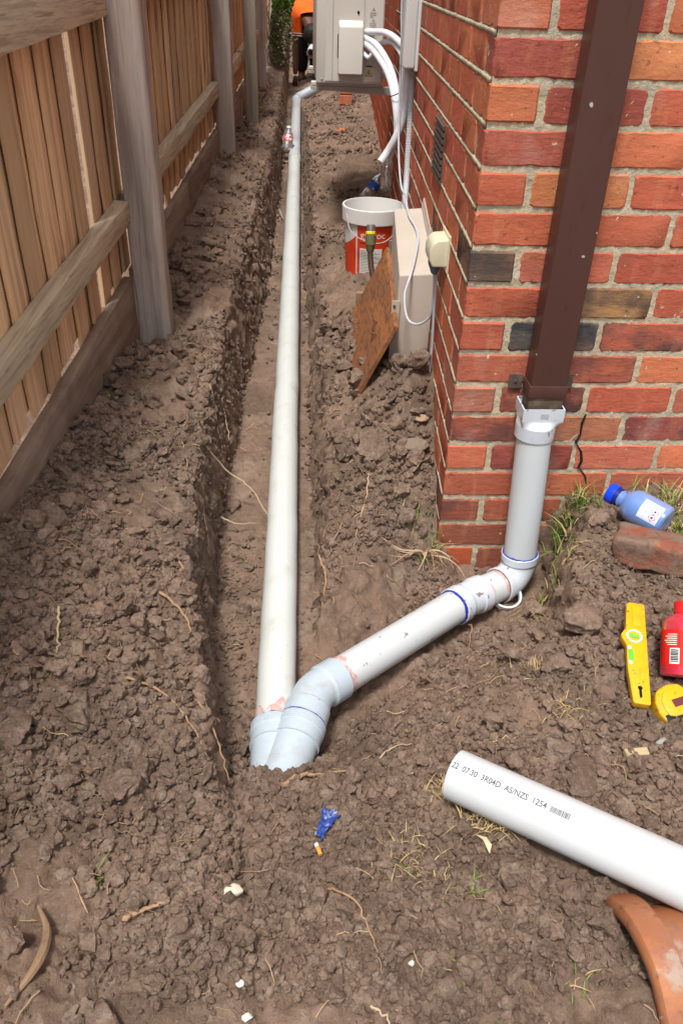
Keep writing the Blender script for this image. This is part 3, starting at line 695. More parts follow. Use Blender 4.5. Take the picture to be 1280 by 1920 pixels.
# ======================= downpipe =======================
dp = thing('downpipe', 'brown painted rectangular downpipe strapped to the front brick wall', 'downpipe', (.216, -.048, .3))
obj('tube', bbox('tube', .171, .262, -.078, -.014, .345, 2.25, .004, 3), m_brown, dp)
obj('lower_end', bbox('low', .1725, .2605, -.0765, -.0155, .300, .346, .004, 2), m_brown2, dp)
st = obj('strap', bbox('strap', .1685, .2645, -.0805, -.013, .345, .378, .003, 2), m_brown, dp)
m_galv = M('old_metal_brown', (.10, .07, .06), .6, [((.22, .18, .15), 50, .5, .7, U1, .6)])
for x0, x1 in ((.134, .1690), (.264, .300)):
    b_ = obj('bracket', bbox('ear', x0, x1, -.0065, -.0035, .338, .378, .001, 1), m_galv, st)
    c = (x0 + x1) / 2
    obj('screw', sm('scr', lathe([(0, .0055), (.002, .005), (.0028, .001)], (c, -.0063, .358), (0, -1, 0), 12)), m_galv, st)

# ======================= loose length of pipe =======================
cpd = (CP1 - CP0).normalized()
cp = thing('cut_pipe', 'loose white plastic pipe with printed lettering lying on the soil at right', 'pipe', tuple(CP0))
prof = [(0, .0415), (0, .0442), (.001, .045)] + [(x, .045) for x in np.linspace(.02, .9, 12)] + [(.9, .0415), (.45, .0415), (0, .0415)]
obj('pipe_wall', sm('cut_pipe', lathe(prof, CP0, cpd, 96)), m_pvc2, cp)
def wrap_print(vf, a0, start, r, p0, d, phi0, flip=1):
    x, y, d = frame_of(d); out = []
    for (tx, ty, tz) in vf[0]:
        ph = phi0 + flip * ty / r; out.append(Vector(p0) + d * (start + tx) + (x * math.cos(ph) + y * math.sin(ph)) * (r + .0006))
    return out, vf[1]
fxx, fyy, _ = frame_of(cpd)
PHI = math.radians(64)
m_ink = M('grey_ink', (.10, .105, .11), .6)
tv = text('22  07:30  3R04D  AS/NZS  1254', .0150, 0, .00022); tw = max(p[0] for p in tv[0])
tv = ([(p[0] * .172 / tw, p[1], 0) for p in tv[0]], tv[1])
obj('printed_text', mesh('print', *wrap_print(tv, 0, .003, .045, CP0, cpd, PHI, 1)), m_ink, cp)
bars = []
rr = random.Random(8); x = .178
while x < .212:
    w = rr.choice((.0007, .0012, .0018)); bars.append(([(x, -.001, 0), (x + w, -.001, 0), (x + w, .009, 0), (x, .009, 0)], [(0, 1, 2, 3)])); x += w + rr.choice((.0006, .001))
obj('printed_code', mesh('bars', *wrap_print(join(bars), 0, .003, .045, CP0, cpd, PHI, 1)), m_ink, cp)

# ======================= terracotta pipe =======================
m_clay = M('terracotta', (.31, .118, .052), .42, [((.30, .135, .095), 6, .45, .65, U1, .75), ((.50, .20, .06), 9, .52, .7, U1, .7), ((.36, .29, .24), 13, .545, .62, U1, .75), ((.12, .06, .04), 45, .60, .70, U1, .7), ((.60, .55, .48), 38, .66, .69, U1, .8), ((.20, .12, .08), 22, .56, .68, U1, .6)],
           [(18, .4, U1, .006), (120, .35, U1, .002)], spec=.4)
c0 = V(.086, -1.285, -.048); cd = V(.96, .10, .035).normalized()
prof = [(h * .70 if h < .2 else h, r * 1.14) for h, r in [(.10, .082), (.012, .086), (.002, .088), (-.001, .094), (.001, .103), (.008, .1085), (.05, .109), (.066, .1065), (.074, .097), (.079, .0905), (.10, .0885), (.40, .087), (.40, .070), (.10, .070), (.10, .082)]]
cv_, cf_ = lathe(prof, c0, cd, 64)
cv_ = [p + V(mnoise.noise(p * 18), mnoise.noise(p * 18 + V(5, 0, 0)), mnoise.noise(p * 18 + V(0, 9, 0))) * .0022 for p in cv_]
me = sm('clay_pipe', (cv_, cf_), .8); one('clay_pipe', me, m_clay, 'old orange terracotta pipe with thick collar half buried at bottom right', 'clay pipe')

# ======================= tools and bottles on the right =======================
def oriented(vf, o, ex, ey, ez):
    ex, ey, ez = Vector(ex).normalized(), Vector(ey).normalized(), Vector(ez).normalized()
    return [Vector(o) + ex * p[0] + ey * p[1] + ez * p[2] for p in vf[0]], vf[1]
def prism(poly, z0, z1):
    n = len(poly); v = [(x, y, z0) for x, y in poly] + [(x, y, z1) for x, y in poly]
    return v, [tuple(range(n - 1, -1, -1)), tuple(range(n, 2 * n))] + [(i, (i + 1) % n, n + (i + 1) % n, n + i) for i in range(n)]
# spirit level
m_yel = M('yellow_paint', (.66, .37, .008), .38, [((.50, .28, .01), 40, .50, .70, U1, .6), ((.10, .07, .04), 130, .64, .67, (1, 1, 1), .9), ((.34, .24, .10), 55, .58, .68, U1, .55)], [(60, .08, U1, .002)], spec=.4)
m_green = M('green_vial', (.12, .62, .06), .12, [((.35, .8, .2), 30, .5, .7, U1, .5)], spec=.6)
m_clear = M('clear_plastic', (.62, .66, .60), .25, [((.40, .42, .36), 60, .5, .7, U1, .6)], spec=.5)
LB, LT = V(.264, -.800, .030), V(.322, -.565, .088); ly = (LT - LB).normalized(); LN = (LT - LB).length
lz = V(-.10, -.42, .9); lz = (lz - ly * lz.dot(ly)).normalized(); lx = ly.cross(lz)
lvl = thing('spirit_level', 'yellow torpedo spirit level with green vials lying on the clods', 'spirit level', tuple(LB))
LW = 1.18
poly = [(.017, 0), (.019, .004), (.019, LN - .004), (.016, LN), (-.008, LN), (-.013, LN - .006), (-.0165, LN * .72), (-.020, LN * .69), (-.0245, LN * .655), (-.0245, LN * .625), (-.020, LN * .58), (-.0165, LN * .55), (-.0165, LN * .32), (-.010, .004), (-.006, 0)]
poly = [(a * LW, b) for a, b in poly]
body = bevel(mesh('lv', *oriented(prism(poly, -.009, .009), LB, lx, ly, lz)), .0025, 2, .4); obj('body', body, m_yel, lvl)
def onlev(x0, x1, y0, y1, z0, z1, off=.001): return bevel(mesh('p', *oriented(box(x0, x1, y0, y1, z0, z1), LB, lx, ly, lz)), off, 2)
cy = LN * .64
rv = lathe([(0, .0165), (.0022, .0165), (.0022, .0125), (.0004, .0122)], LB + lx * -.003 + ly * cy + lz * .0088, lz, 32); obj('vial_ring', sm('vr', rv), m_clear, lvl)
vial = obj('vial', sm('v1', lathe([(-.009, .001), (-.0088, .0045), (.0088, .0045), (.009, .001)], LB + lx * -.003 + ly * cy + lz * .0092, lx, 16)), m_green, lvl)
obj('vial', sm('v2', lathe([(-.013, .001), (-.0128, .0062), (.0128, .0062), (.013, .001)], LB + lx * -.0112 + ly * LN * .45 + lz * .0058, ly, 16)), m_green, lvl)
obj('vial_mount', onlev(-.0172, -.010, LN * .36, LN * .395, -.0092, .0094), m_clear, lvl); obj('vial_mount', onlev(-.0172, -.010, LN * .505, LN * .54, -.0092, .0094), m_clear, lvl)
obj('hang_hole', sm('hh', lathe([(0, .0001), (0, .0048)], LB + lx * .003 + ly * .036 + lz * .0093, lz, 16)), m_dark, lvl)
obj('hang_slot', mesh('hs', *oriented(prism([(.0005, .038), (.0055, .036), (.0065, .016), (.002, .012), (.0005, .02)], .0091, .0093), LB, lx, ly, lz)), m_dark, lvl)
obj('face_ridge', onlev(-.0045, .0125, LN * .74, LN * .955, .0088, .0105), m_yel, lvl); obj('face_ridge', onlev(.004, .0145, .056, LN * .33, .0088, .0102), m_yel, lvl)
# red primer bottle
m_red = M('red_plastic', (.62, .030, .060), .25, [((.70, .10, .14), 25, .45, .7, U1, .5), ((.25, .13, .09), 90, .63, .68, U1, .5)], spec=.5, trans=.25)
m_redl = M('red_label', (.66, .018, .014), .4); m_white = M('white_print', (.72, .72, .70), .5); m_black = M('black_plastic', (.012, .012, .013), .45)
RB0, RBd = V(.384, -.728, .030), V(.13, .66, .62).normalized()
rbx, rby, _ = frame_of(RBd)
rbt = thing('primer_bottle', 'red plastic primer bottle with barcode label at the right edge', 'bottle', tuple(RB0))
obj('body', sm('rb', lathe([(0, .001), (0, .040), (.003, .0445), (.012, .0455), (.100, .0455), (.112, .043), (.124, .034), (.130, .022), (.134, .020)], RB0, RBd, 40)), m_red, rbt)
capr = [(.132, .020), (.133, .0225), (.155, .0225), (.157, .021), (.157, .001)]
obj('cap', sm('rc', lathe(capr, RB0, RBd, 32)), M('red_cap', (.66, .02, .018), .35), rbt)
def curved(p0, d, r, a0, a1, h0, h1, n=12, up=None):
    x, y, d = frame_of(d); v = []; f = []
    for i in range(n + 1):
        t = a0 + (a1 - a0) * i / n; q = Vector(p0) + (x * math.cos(t) + y * math.sin(t)) * r; v += [q + d * h0, q + d * h1]
    for i in range(n): f.append((2 * i, 2 * i + 2, 2 * i + 3, 2 * i + 1))
    return v, f
# angle of the camera-facing side
def facing(p0, d):
    x, y, d = frame_of(d); c = Vector(cam.location) - Vector(p0); return math.atan2(c.dot(y), c.dot(x))
A = facing(RB0, RBd); sgn = 1 if rbx.dot(V(-1, 0, 0)) * math.cos(A + .3) + rby.dot(V(-1, 0, 0)) * math.sin(A + .3) > rbx.dot(V(-1, 0, 0)) * math.cos(A) + rby.dot(V(-1, 0, 0)) * math.sin(A) else -1
lab = obj('label', mesh('rl', *curved(RB0, RBd, .0459, A - sgn * 1.0, A + sgn * 1.5, .020, .094)), m_redl, rbt)
obj('barcode_panel', mesh('rlw', *curved(RB0, RBd, .0462, A + sgn * .18, A + sgn * .62, .024, .056)), m_white, lab)
obj('barcode', mesh('rlb', *join([curved(RB0, RBd, .0464, A + sgn * .22, A + sgn * .57, .028 + k * .0032, .0298 + k * .0032 + (.0006 if k % 3 else 0)) for k in range(8)])), m_black, lab)
obj('label_text', mesh('rlt', *join([curved(RB0, RBd, .0463, A + sgn * .3, A + sgn * (.75 + .25 * ((k * 37) % 5) / 5), .062 + k * .0042, .0636 + k * .0042) for k in range(6)])), m_white, lab)
# tape measure
tpb = V(.334, -.802, .020); te = V(.95, .25, .1).normalized(); tn = V(-.12, -.35, .92); tn = (tn - te * tn.dot(te)).normalized(); tm_ = tn.cross(te)
tp = thing('tape_measure', 'yellow tape measure with dark label lying under the red bottle', 'tape measure', tuple(tpb))
TS = 1.14
poly = [(-.034, -.004), (-.030, -.022), (-.016, -.028), (.034, -.028), (.036, -.020), (.036, .020), (.026, .036), (.004, .040), (-.018, .034), (-.030, .018)]
poly = [(a * TS, b * TS) for a, b in poly]
obj('case', bevel(mesh('tc', *oriented(prism(poly, -.018, .020), tpb, te, tm_, tn)), .006, 3, .4), m_yel, tp)
obj('side_ridge', bevel(mesh('tr', *oriented(prism([(x * .72 + .002, y * .72 + .002) for x, y in poly], .0185, .0225), tpb, te, tm_, tn)), .002, 2, .4), m_yel, tp)
obj('label', mesh('tl', *oriented(box(-.004, .024, -.004, .012, .0222, .0230), tpb, te, tm_, tn)), M('dark_red_label', (.12, .03, .03), .4), tp)
obj('grip', bevel(mesh('tg', *oriented(box(-.0325, -.012, -.0285, -.012, -.012, .0205), tpb, te, tm_, tn)), .002, 2), m_black, tp)
obj('tape_slot', bevel(mesh('ts', *oriented(box(-.012, .006, -.0288, -.020, .006, .0207), tpb, te, tm_, tn)), .001, 1), m_black, tp)
# blue bottle
m_blue = M('blue_plastic', (.16, .30, .68), .25, [((.30, .44, .78), 12, .45, .7, U1, .6)], spec=.5, trans=.25); m_bluec = M('blue_cap_plastic', (.008, .055, .70), .35)
BB0, BBd = V(.535, -.225, .066), V(-.62, .68, .10).normalized()
bb = thing('solvent_bottle', 'blue plastic bottle with dark blue cap lying against the wall', 'bottle', (BB0.x, BB0.y, .02))
obj('body', sm('bb', lathe([(0, .001), (0, .038), (.004, .0435), (.012, .045), (.085, .045), (.098, .043), (.112, .034), (.120, .024), (.124, .0205), (.127, .0205), (.128, .024), (.131, .024), (.132, .0205), (.140, .0205)], BB0, BBd, 40)), m_blue, bb)
obj('cap', sm('bc', lathe([(.146, .021), (.146, .0265), (.147, .0275), (.165, .0275), (.168, .0255), (.168, .001)], BB0, BBd, 36)), m_bluec, bb)
obj('cap_ring', sm('bcr', lathe([(.136, .021), (.136, .0245), (.147, .0245), (.147, .021)], BB0, BBd, 36)), M('dark_blue', (.01, .02, .16), .4), bb)
A = facing(BB0 + BBd * .05, BBd)
lab = obj('label', mesh('bl', *curved(BB0, BBd, .0454, A - .75, A + .45, .012, .066)), M('pale_label', (.60, .66, .78), .5), bb)
bx_, by_, _ = frame_of(BBd)
def diamond(ph, h, s, r):
    pts = []
    for dp_, dh in ((0, s), (s, 0), (0, -s), (-s, 0)):
        t = ph + dp_ / r; pts.append(BB0 + BBd * (h + dh) + (bx_ * math.cos(t) + by_ * math.sin(t)) * r)
    return pts
for s0 in (-.25, .12):
    o_ = diamond(A + s0, .028, .011, .0456); i_ = diamond(A + s0, .028, .0088, .0458)
    obj('hazard_mark', mesh('hz', o_ + i_, [(k, (k + 1) % 4, 4 + (k + 1) % 4, 4 + k) for k in range(4)]), M('red_mark', (.6, .05, .06), .5), lab)
    obj('hazard_symbol', mesh('hy', diamond(A + s0, .028, .0035, .0458), [(0, 1, 2, 3)]), m_black, lab)
obj('label_text', mesh('bt', *join([curved(BB0, BBd, .0457, A - .65, A - .65 + .5 + .3 * ((k * 3) % 4) / 4, .044 + k * .0042, .0454 + k * .0042, 6) for k in range(5)])), M('blue_grey_print', (.25, .3, .45), .5), lab)
# broken brick lump in front of it
def rock(name, c, dims, seed, mat, label, cat, rotz=0, sub=4, rg=.20, group=None, tilt=(0, 0)):
    v, f = clod_template(sub, seed, rg, .9); v = v * np.array(dims)
    Mx = Matrix.Rotation(rotz, 3, 'Z') @ Matrix.Rotation(tilt[0], 3, 'X') @ Matrix.Rotation(tilt[1], 3, 'Y'); v = v @ np.array(Mx).T + np.array(c)
    return one(name, np_mesh(name, v, f), mat, label, cat, group)
m_rub = M('dirty_brick', (.24, .085, .055), .92, [((.20, .14, .105), 14, .38, .52, U1, .95), ((.42, .17, .07), 20, .58, .7, U1, .6), ((.55, .47, .36), 9, .66, .72, U1, .7), ((.08, .05, .04), 50, .56, .7, U1, .6)], [(60, .8, U1, .006), (200, .5, U1, .002)], spec=.1)
v, f = box(-.115, .125, -.05, .05, -.037, .037); bmx = bmesh.new(); me0 = mesh('r', v, f); bmx.from_mesh(me0); bmesh.ops.subdivide_edges(bmx, edges=bmx.edges[:], cuts=11, use_grid_fill=True)
bmesh.ops.smooth_vert(bmx, verts=bmx.verts[:], factor=.6, use_axis_x=True, use_axis_y=True, use_axis_z=True); bmesh.ops.smooth_vert(bmx, verts=bmx.verts[:], factor=.6, use_axis_x=True, use_axis_y=True, use_axis_z=True)
for q in bmx.verts:
    p = q.co.copy(); q.co += V(mnoise.noise(p * 22), mnoise.noise(p * 22 + V(3, 0, 0)), mnoise.noise(p * 22 + V(0, 7, 0))) * .010 + V(0, 0, 1) * mnoise.noise(p * 60) * .003
    q.co = Matrix.Rotation(math.radians(-24), 3, 'Z') @ Matrix.Rotation(math.radians(-8), 3, 'X') @ q.co + V(.490, -.325, .050)
bmx.to_mesh(me0); bmx.free(); me0.polygons.foreach_set('use_smooth', [True] * len(me0.polygons))
one('broken_brick', me0, m_rub, 'dirt-caked old red brick lying in front of the blue bottle', 'brick')

# ======================= air conditioner on the side wall =======================
m_ac = M('cream_metal', (.56, .535, .485), .45, [((.50, .47, .42), 3, .45, .7, U1, .5), ((.40, .36, .30), 40, .66, .74, U1, .3)], spec=.35)
m_cover = M('cream_plastic', (.60, .575, .52), .4, [((.52, .48, .42), 5, .5, .75, U1, .5)], spec=.4)
m_grey = M('warm_grey_steel', (.40, .37, .33), .55, [((.32, .29, .25), 8, .5, .7, U1, .6)])
m_seam = M('seam_shadow_gap', (.18, .165, .15), .8)
ay = 2.25
ac = thing('air_conditioner', 'cream outdoor air conditioner unit bracketed to the side wall', 'air conditioner', (-.16, 2.6, .76))
obj('body', bbox('acb', -.309, -.012, ay, ay + .80, .782, 1.42, .006, 2), m_ac, ac)
obj('side_panel', bbox('acp', -.268, -.100, ay - .004, ay + .001, .790, 1.41, .002, 1), m_ac, ac)
obj('rear_panel', bbox('acp2', -.088, -.016, ay - .003, ay + .001, .790, 1.41, .002, 1), m_ac, ac)
obj('seam', mesh('sm', *box(-.2375, -.2355, ay - .0046, ay - .003, .795, 1.40)), m_seam, ac)
v, f = box(-.212, -.104, ay - .062, ay, .822, 1.030)
v = [(x, (y if y > ay - .03 else (y + .018 if z > .9 else y)), (z if y > ay - .03 or z < .9 else z - .022)) for x, y, z in v]
obj('valve_cover', bevel(mesh('vc', v, f), .009, 3), m_cover, ac)
obj('cover_slot', mesh('cs', *box(-.2155, -.2125, ay - .0065, ay - .004, .885, .975)), m_dark, ac)
obj('screw', sm('s', lathe([(0, .006), (.003, .005), (.004, .001)], (-.127, ay - .004, 1.058), (0, -1, 0), 12)), m_dark, ac)
for x in (-.283, -.036): obj('screw', sm('s', lathe([(0, .005), (.003, .004), (.004, .001)], (x, ay, .797 if x < -.1 else .803), (0, -1, 0), 10)), m_grey, ac)
m_wy = M('warning_yellow', (.75, .62, .03), .5); z0, x0 = .822, -.071
tri = lambda s, y: [(x0 - s, y, z0 - s * .55), (x0 + s, y, z0 - s * .55), (x0, y, z0 + s * 1.18)]
wl = obj('warning_triangle', mesh('wt', tri(.0165, ay - .0036), [(0, 1, 2)]), m_black, ac); obj('warning_fill', mesh('wf', tri(.0118, ay - .0042), [(0, 1, 2)]), m_wy, wl)
obj('warning_symbol', mesh('wsy', [(x0 - .002, ay - .0046, z0 - .004), (x0 + .002, ay - .0046, z0 - .004), (x0 + .003, ay - .0046, z0 + .005), (x0, ay - .0046, z0 + .009), (x0 - .003, ay - .0046, z0 + .005)], [(0, 1, 2, 3, 4)]), m_black, wl)
obj('caption_bar', mesh('cb', *box(x0 - .014, x0 + .014, ay - .0040, ay - .003, .850, .8555)), m_black, ac)
m_lab = M('grey_print', (.33, .31, .28), .6); lb_ = []
for zz, kind_ in ((1.072, 't'), (1.058, 'l'), (1.050, 'l'), (1.043, 's'), (1.030, 't'), (1.018, 'l'), (1.0105, 'l'), (1.003, 'l'), (.9955, 'l'), (.988, 'l')):
    if kind_ == 't': lb_.append(([(-.069, ay - .0040, zz - .006), (-.053, ay - .0040, zz - .006), (-.061, ay - .0040, zz + .008)], [(0, 1, 2)]))
    else: lb_.append(box(-.076, -.048 if kind_ == 'l' else -.062, ay - .0041, ay - .0035, zz - .0014, zz + .0014))
obj('printed_warning', mesh('pw', *join(lb_)), m_lab, ac)
for yy in (ay + .06, ay + .72): obj('foot', bbox('ft', -.33, .0, yy - .02, yy + .02, .766, .783, .003, 1), m_ac, ac)
m_ins = M('white_insulation', (.66, .65, .68), .6, [((.55, .53, .55), 10, .5, .7, U1, .5), ((.45, .40, .35), 30, .66, .74, U1, .4)], [(60, .15, U1, .002)], spec=.25)
def hose(name, pts, r, mat, parent=None, n=16, k=8, label=None, cat=None, group=None):
    me = sm(name, sweep(catmull(pts, k), r, n))
    if parent is not None: return obj(name, me, mat, parent)
    return one(name, me, mat, label, cat, group)
hose('insulated_hose', [(-.10, 2.27, .985), (-.057, 2.215, .988), (-.014, 2.155, .990), (.026, 2.092, .972), (.062, 2.00, .935), (.072, 1.93, .87)], .0135, m_ins, ac)
hose('insulated_hose', [(-.05, 2.26, .93), (.002, 2.175, .957), (.028, 2.11, .948), (.052, 2.03, .910), (.062, 1.96, .85)], .0115, m_ins, ac)
hose('insulated_hose', [(-.10, 2.26, .965), (-.047, 2.190, .939), (-.001, 2.090, .878), (.026, 2.014, .805), (.038, 1.962, .729), (.046, 1.95, .64)], .0145, m_ins, ac)
hose('insulated_hose', [(-.10, 2.25, .945), (-.058, 2.19, .918), (-.012, 2.085, .860), (.014, 2.010, .793), (.030, 1.955, .707), (.038, 1.945, .62)], .0145, m_ins, ac)
hose('drain_tube', [(-.10, 2.235, .905), (-.080, 2.20, .890), (-.066, 2.19, .905)], .009, m_ins, ac, 12)
obj('cable_tie', sm('ct', sweep(catmull([(.0, 1.97, .765), (.024, 1.945, .778), (.052, 1.955, .790), (.055, 1.99, .79), (.02, 2.02, .775), (.0, 1.97, .765)], 6), .0022, 6)), m_black, ac)
br = thing('wall_bracket', 'grey steel bracket arms holding the air conditioner off the wall', 'bracket', (.0, 2.3, .72))
for yy in (ay + .06, ay + .72):
    v, f = box(-.332, SH * yy - .001, yy - .019, yy + .019, .728, .7655); v = [(x, y, (z if x > -.2 or z > .75 else z + .022)) for x, y, z in v]
    obj('arm', bevel(mesh('arm', v, f), .002, 1), m_grey, br)
    obj('upright', bbox('up', SH * yy - .012, SH * yy - .001, yy - .020, yy + .020, .60, .7275, .002, 1), m_grey, br)
m_trunk = M('white_trunking', (.66, .665, .655), .4, [((.58, .57, .55), 4, .5, .7, (1, 1, .3), .5)], spec=.35)
tr_ = thing('pipe_trunking', 'white plastic pipe trunking running down the side wall', 'trunking', (.06, 1.78, .89))
xw = SH * 1.78
obj('cover', bbox('tc', xw - .062, xw - .014, 1.715, 1.845, .895, 2.5, .012, 3), m_trunk, tr_)
obj('backing', bbox('tb', xw - .0145, xw - .003, 1.705, 1.855, .888, 2.5, .002, 1), m_trunk, tr_)
obj('joint_line', mesh('jl', *box(xw - .0628, xw - .0615, 1.777, 1.781, .9, 2.5)), m_seam, tr_)
dk = bbox('dk', SH * 2.33 - .022, SH * 2.33 - .004, 2.30, 2.36, .80, 1.30, .003, 1); one('dark_conduit', dk, M('charcoal_strip', (.045, .05, .052), .5), 'charcoal strip on the wall behind the white hoses', 'conduit')
# corrugated conduit
pth = catmull([(.070, 1.80, .90), (.072, 1.80, .75), (.070, 1.78, .60), (.066, 1.74, .48), (.055, 1.66, .42), (.040, 1.55, .38), (.03, 1.45, .30)], 40)
one('corrugated_conduit', sm('cc', sweep(pth, [.0135 if i % 3 else .0118 for i in range(len(pth))], 16), 1.5), M('grey_conduit', (.46, .475, .49), .45, [((.38, .38, .38), 8, .5, .7, U1, .5)]), 'grey corrugated conduit running down the brick side wall', 'conduit')
hose('insulated_hose', [(.058, 1.84, .93), (.058, 1.845, .80), (.052, 1.85, .711), (.024, 1.850, .628), (-.006, 1.862, .569), (-.037, 1.850, .527)], .0165, m_ins, None, 20, 8, 'thick white insulated hose with its cut end hanging above the bottles', 'hose', None)
hose('insulated_hose', [(.040, 1.90, .93), (.052, 1.885, .760), (.045, 1.882, .659), (.020, 1.890, .583), (.0, 1.885, .530)], .0145, m_ins, None, 20, 8, 'thinner white insulated hose hanging behind the thick one', 'hose', None)
m_cab = M('grey_cable', (.50, .51, .55), .45)
cb = thing('power_cable', 'thin grey power cable hanging over the beige cover to the outlet', 'cable', (-.04, .43, .33))
obj('cord', sm('cord', sweep(catmull([(.010, 1.82, 1.6), (.012, 1.83, 1.119), (.018, 1.83, 1.011), (.022, 1.83, .879), (.026, 1.80, .685), (.027, 1.72, .555), (.032, 1.62, .474), (.036, 1.50, .470), (.010, 1.30, .505), (-.012, 1.12, .5385), (-.016, .983, .5195), (-.004, .880, .5045), (-.008, .784, .489), (-.036, .640, .467), (-.056, .560, .446), (-.075, .520, .395), (-.067, .480, .340), (-.039, .450, .333), (-.010, .420, .368), (-.006, .405, .427), (-.012, .400, .505)], 10), .0038, 10)), m_cab, cb)
obj('plug', sm('plug', lathe([(0, .006), (.004, .010), (.016, .014), (.03, .020), (.046, .021), (.046, .001)], (-.012, .400, .502), (0, .05, 1), 20)), M('plug_blue_grey', (.06, .13, .24), .35, [((.2, .22, .24), 30, .5, .7, U1, .6)]), cb)
obj('cable_end', sm('ce', sweep(catmull([(-.004, .40, .50), (-.002, .405, .40), (.004, .41, .28), (.006, .42, .12)], 8), .0035, 8)), m_cab, cb)
# outlet
m_out = M('cream_outlet', (.66, .635, .46), .35, [((.58, .54, .38), 9, .5, .7, U1, .4)], spec=.45)
ol = thing('power_outlet', 'cream weatherproof power outlet on the brick side wall', 'outlet', (.0, .40, .54))
xo = SH * .40
prof_ = [(-.002, 0), (-.046, 0), (-.054, .020), (-.055, .045), (-.048, .064), (-.034, .074), (-.002, .076)]
v = []; f = []; n = len(prof_)
for yy in (.352, .448): v += [(xo + x, yy, .535 + z) for x, z in prof_]
f = [tuple(range(n)), tuple(range(2 * n - 1, n - 1, -1))] + [(i, n + i, n + (i + 1) % n, (i + 1) % n) for i in range(n)]
obj('hood', bevel(mesh('hood', v, f), .007, 3, .4), m_out, ol)
obj('back_plate', bbox('bp', xo - .006, xo - .0012, .340, .462, .522, .622, .001, 1), m_out, ol)

# ======================= beige cover, hatch, sheet, bucket =======================
m_beige = M('beige_steel', (.475, .41, .345), .5, [((.53, .47, .40), 4, .45, .7, U1, .6), ((.36, .29, .22), 18, .62, .74, U1, .5), ((.20, .12, .07), 60, .72, .76, U1, .6)], spec=.3)
cv = thing('meter_cover', 'beige folded metal cover standing against the side wall', 'metal cover', (-.03, .6, .1))
t0 = [(-.088, .58, .440), (.024, .58, .446), (.040, 1.06, .527), (-.060, 1.06, .520)]; dn = [(-.086, .575, -.02), (.020, .575, -.02), (.036, 1.06, -.02), (-.062, 1.06, -.02)]
v = t0 + dn; f = [(0, 1, 2, 3), (0, 4, 5, 1), (1, 5, 6, 2), (2, 6, 7, 3), (3, 7, 4, 0)]
obj('shell', bevel(mesh('shell', v, f), .006, 3, .4), m_beige, cv)
obj('top_flange', mesh('tf', [(.024, .60, .449), (.030, .60, .480), (.045, 1.06, .560), (.040, 1.06, .530), (.022, .60, .451), (.026, .60, .481), (.041, 1.06, .561), (.036, 1.06, .532)], [(0, 1, 2, 3), (7, 6, 5, 4), (1, 5, 6, 2)]), m_beige, cv)
fl = obj('flange', bbox('fl', -.106, -.080, .571, .5745, -.02, .362, .0008, 1), m_beige, cv)
obj('bolt', sm('bo', lathe([(0, .005), (.003, .0045), (.004, .001)], (-.098, .571, .345), (0, -1, 0), 10)), M('rust', (.18, .07, .03), .8), cv)
obj('edge_strip', mesh('es', [(.030, .50, -.02), (.018, .50, -.02), (.012, .50, .33), (.020, .50, .40), (.032, .51, -.02), (.020, .51, -.02), (.014, .51, .33), (.0215, .51, .40)], [(0, 1, 2, 3), (7, 6, 5, 4), (0, 3, 7, 4), (1, 5, 6, 2), (3, 2, 6, 7)]), m_beige, cv)
m_hat = M('weathered_hatch', (.25, .105, .050), .85, [((.36, .145, .055), 4, .46, .62, (1, .4, 2), .9), ((.12, .065, .040), 22, .46, .62, (3, .8, 3), .75), ((.36, .24, .15), 70, .60, .72, (3, .8, 3), .5)], [(90, .7, (6, .4, 6), .003)], spec=.12)
hA, hB, hC = V(-.226, .478, .062), V(-.192, 1.14, .105), V(-.106, .470, .322)
hu = (hB - hA); hv = (hC - hA); hn = hu.cross(hv).normalized()
if hn.x > 0: hn = -hn
hat = thing('wooden_hatch', 'brown weathered wooden hatch with rusty handle leaning on the beige cover', 'hatch', tuple(hA))
hD = hB + (hC - hA) * 1.02
q = [hA, hB, hD, hC]; v = q + [p - hn * .016 for p in q]
obj('board', bevel(mesh('hb', v, [(0, 1, 2, 3), (7, 6, 5, 4), (0, 4, 5, 1), (1, 5, 6, 2), (2, 6, 7, 3), (3, 7, 4, 0)]), .002, 1), m_hat, hat)
hp = lambda a, b, h: hA + hu * a + hv * b + hn * h
obj('handle', sm('hd', sweep(catmull([hp(.22, .62, -.002), hp(.22, .62, .022), hp(.27, .70, .028), hp(.33, .66, .020), hp(.33, .66, -.002)], 6), .0034, 8)), M('rusty_iron', (.16, .065, .035), .8, [((.30, .12, .05), 60, .5, .7, U1, .6)]), hat)
# galvanised sheet behind
gs = bbox('gs', -.045, .050, 1.205, 1.208, .05, .372, .0008, 1)
for q_ in gs.vertices: q_.co.x += (q_.co.z - .2) * -.05
one('galvanised_sheet', gs, M('galvanised', (.20, .225, .25), .5, [((.28, .30, .32), 7, .45, .65, U1, .7), ((.12, .13, .14), 25, .58, .7, U1, .6)], metal=.3), 'dull grey galvanised sheet standing between the bucket and the hatch', 'metal sheet')
one('timber_offcut', bbox('to', -.170, -.075, 1.19, 1.21, .04, .175, .002, 1), M('pale_board', (.30, .20, .12), .85, [((.18, .11, .06), 12, .5, .65, (4, 4, .4), .7)]), 'pale board offcut standing behind the hatch below the bucket', 'board')
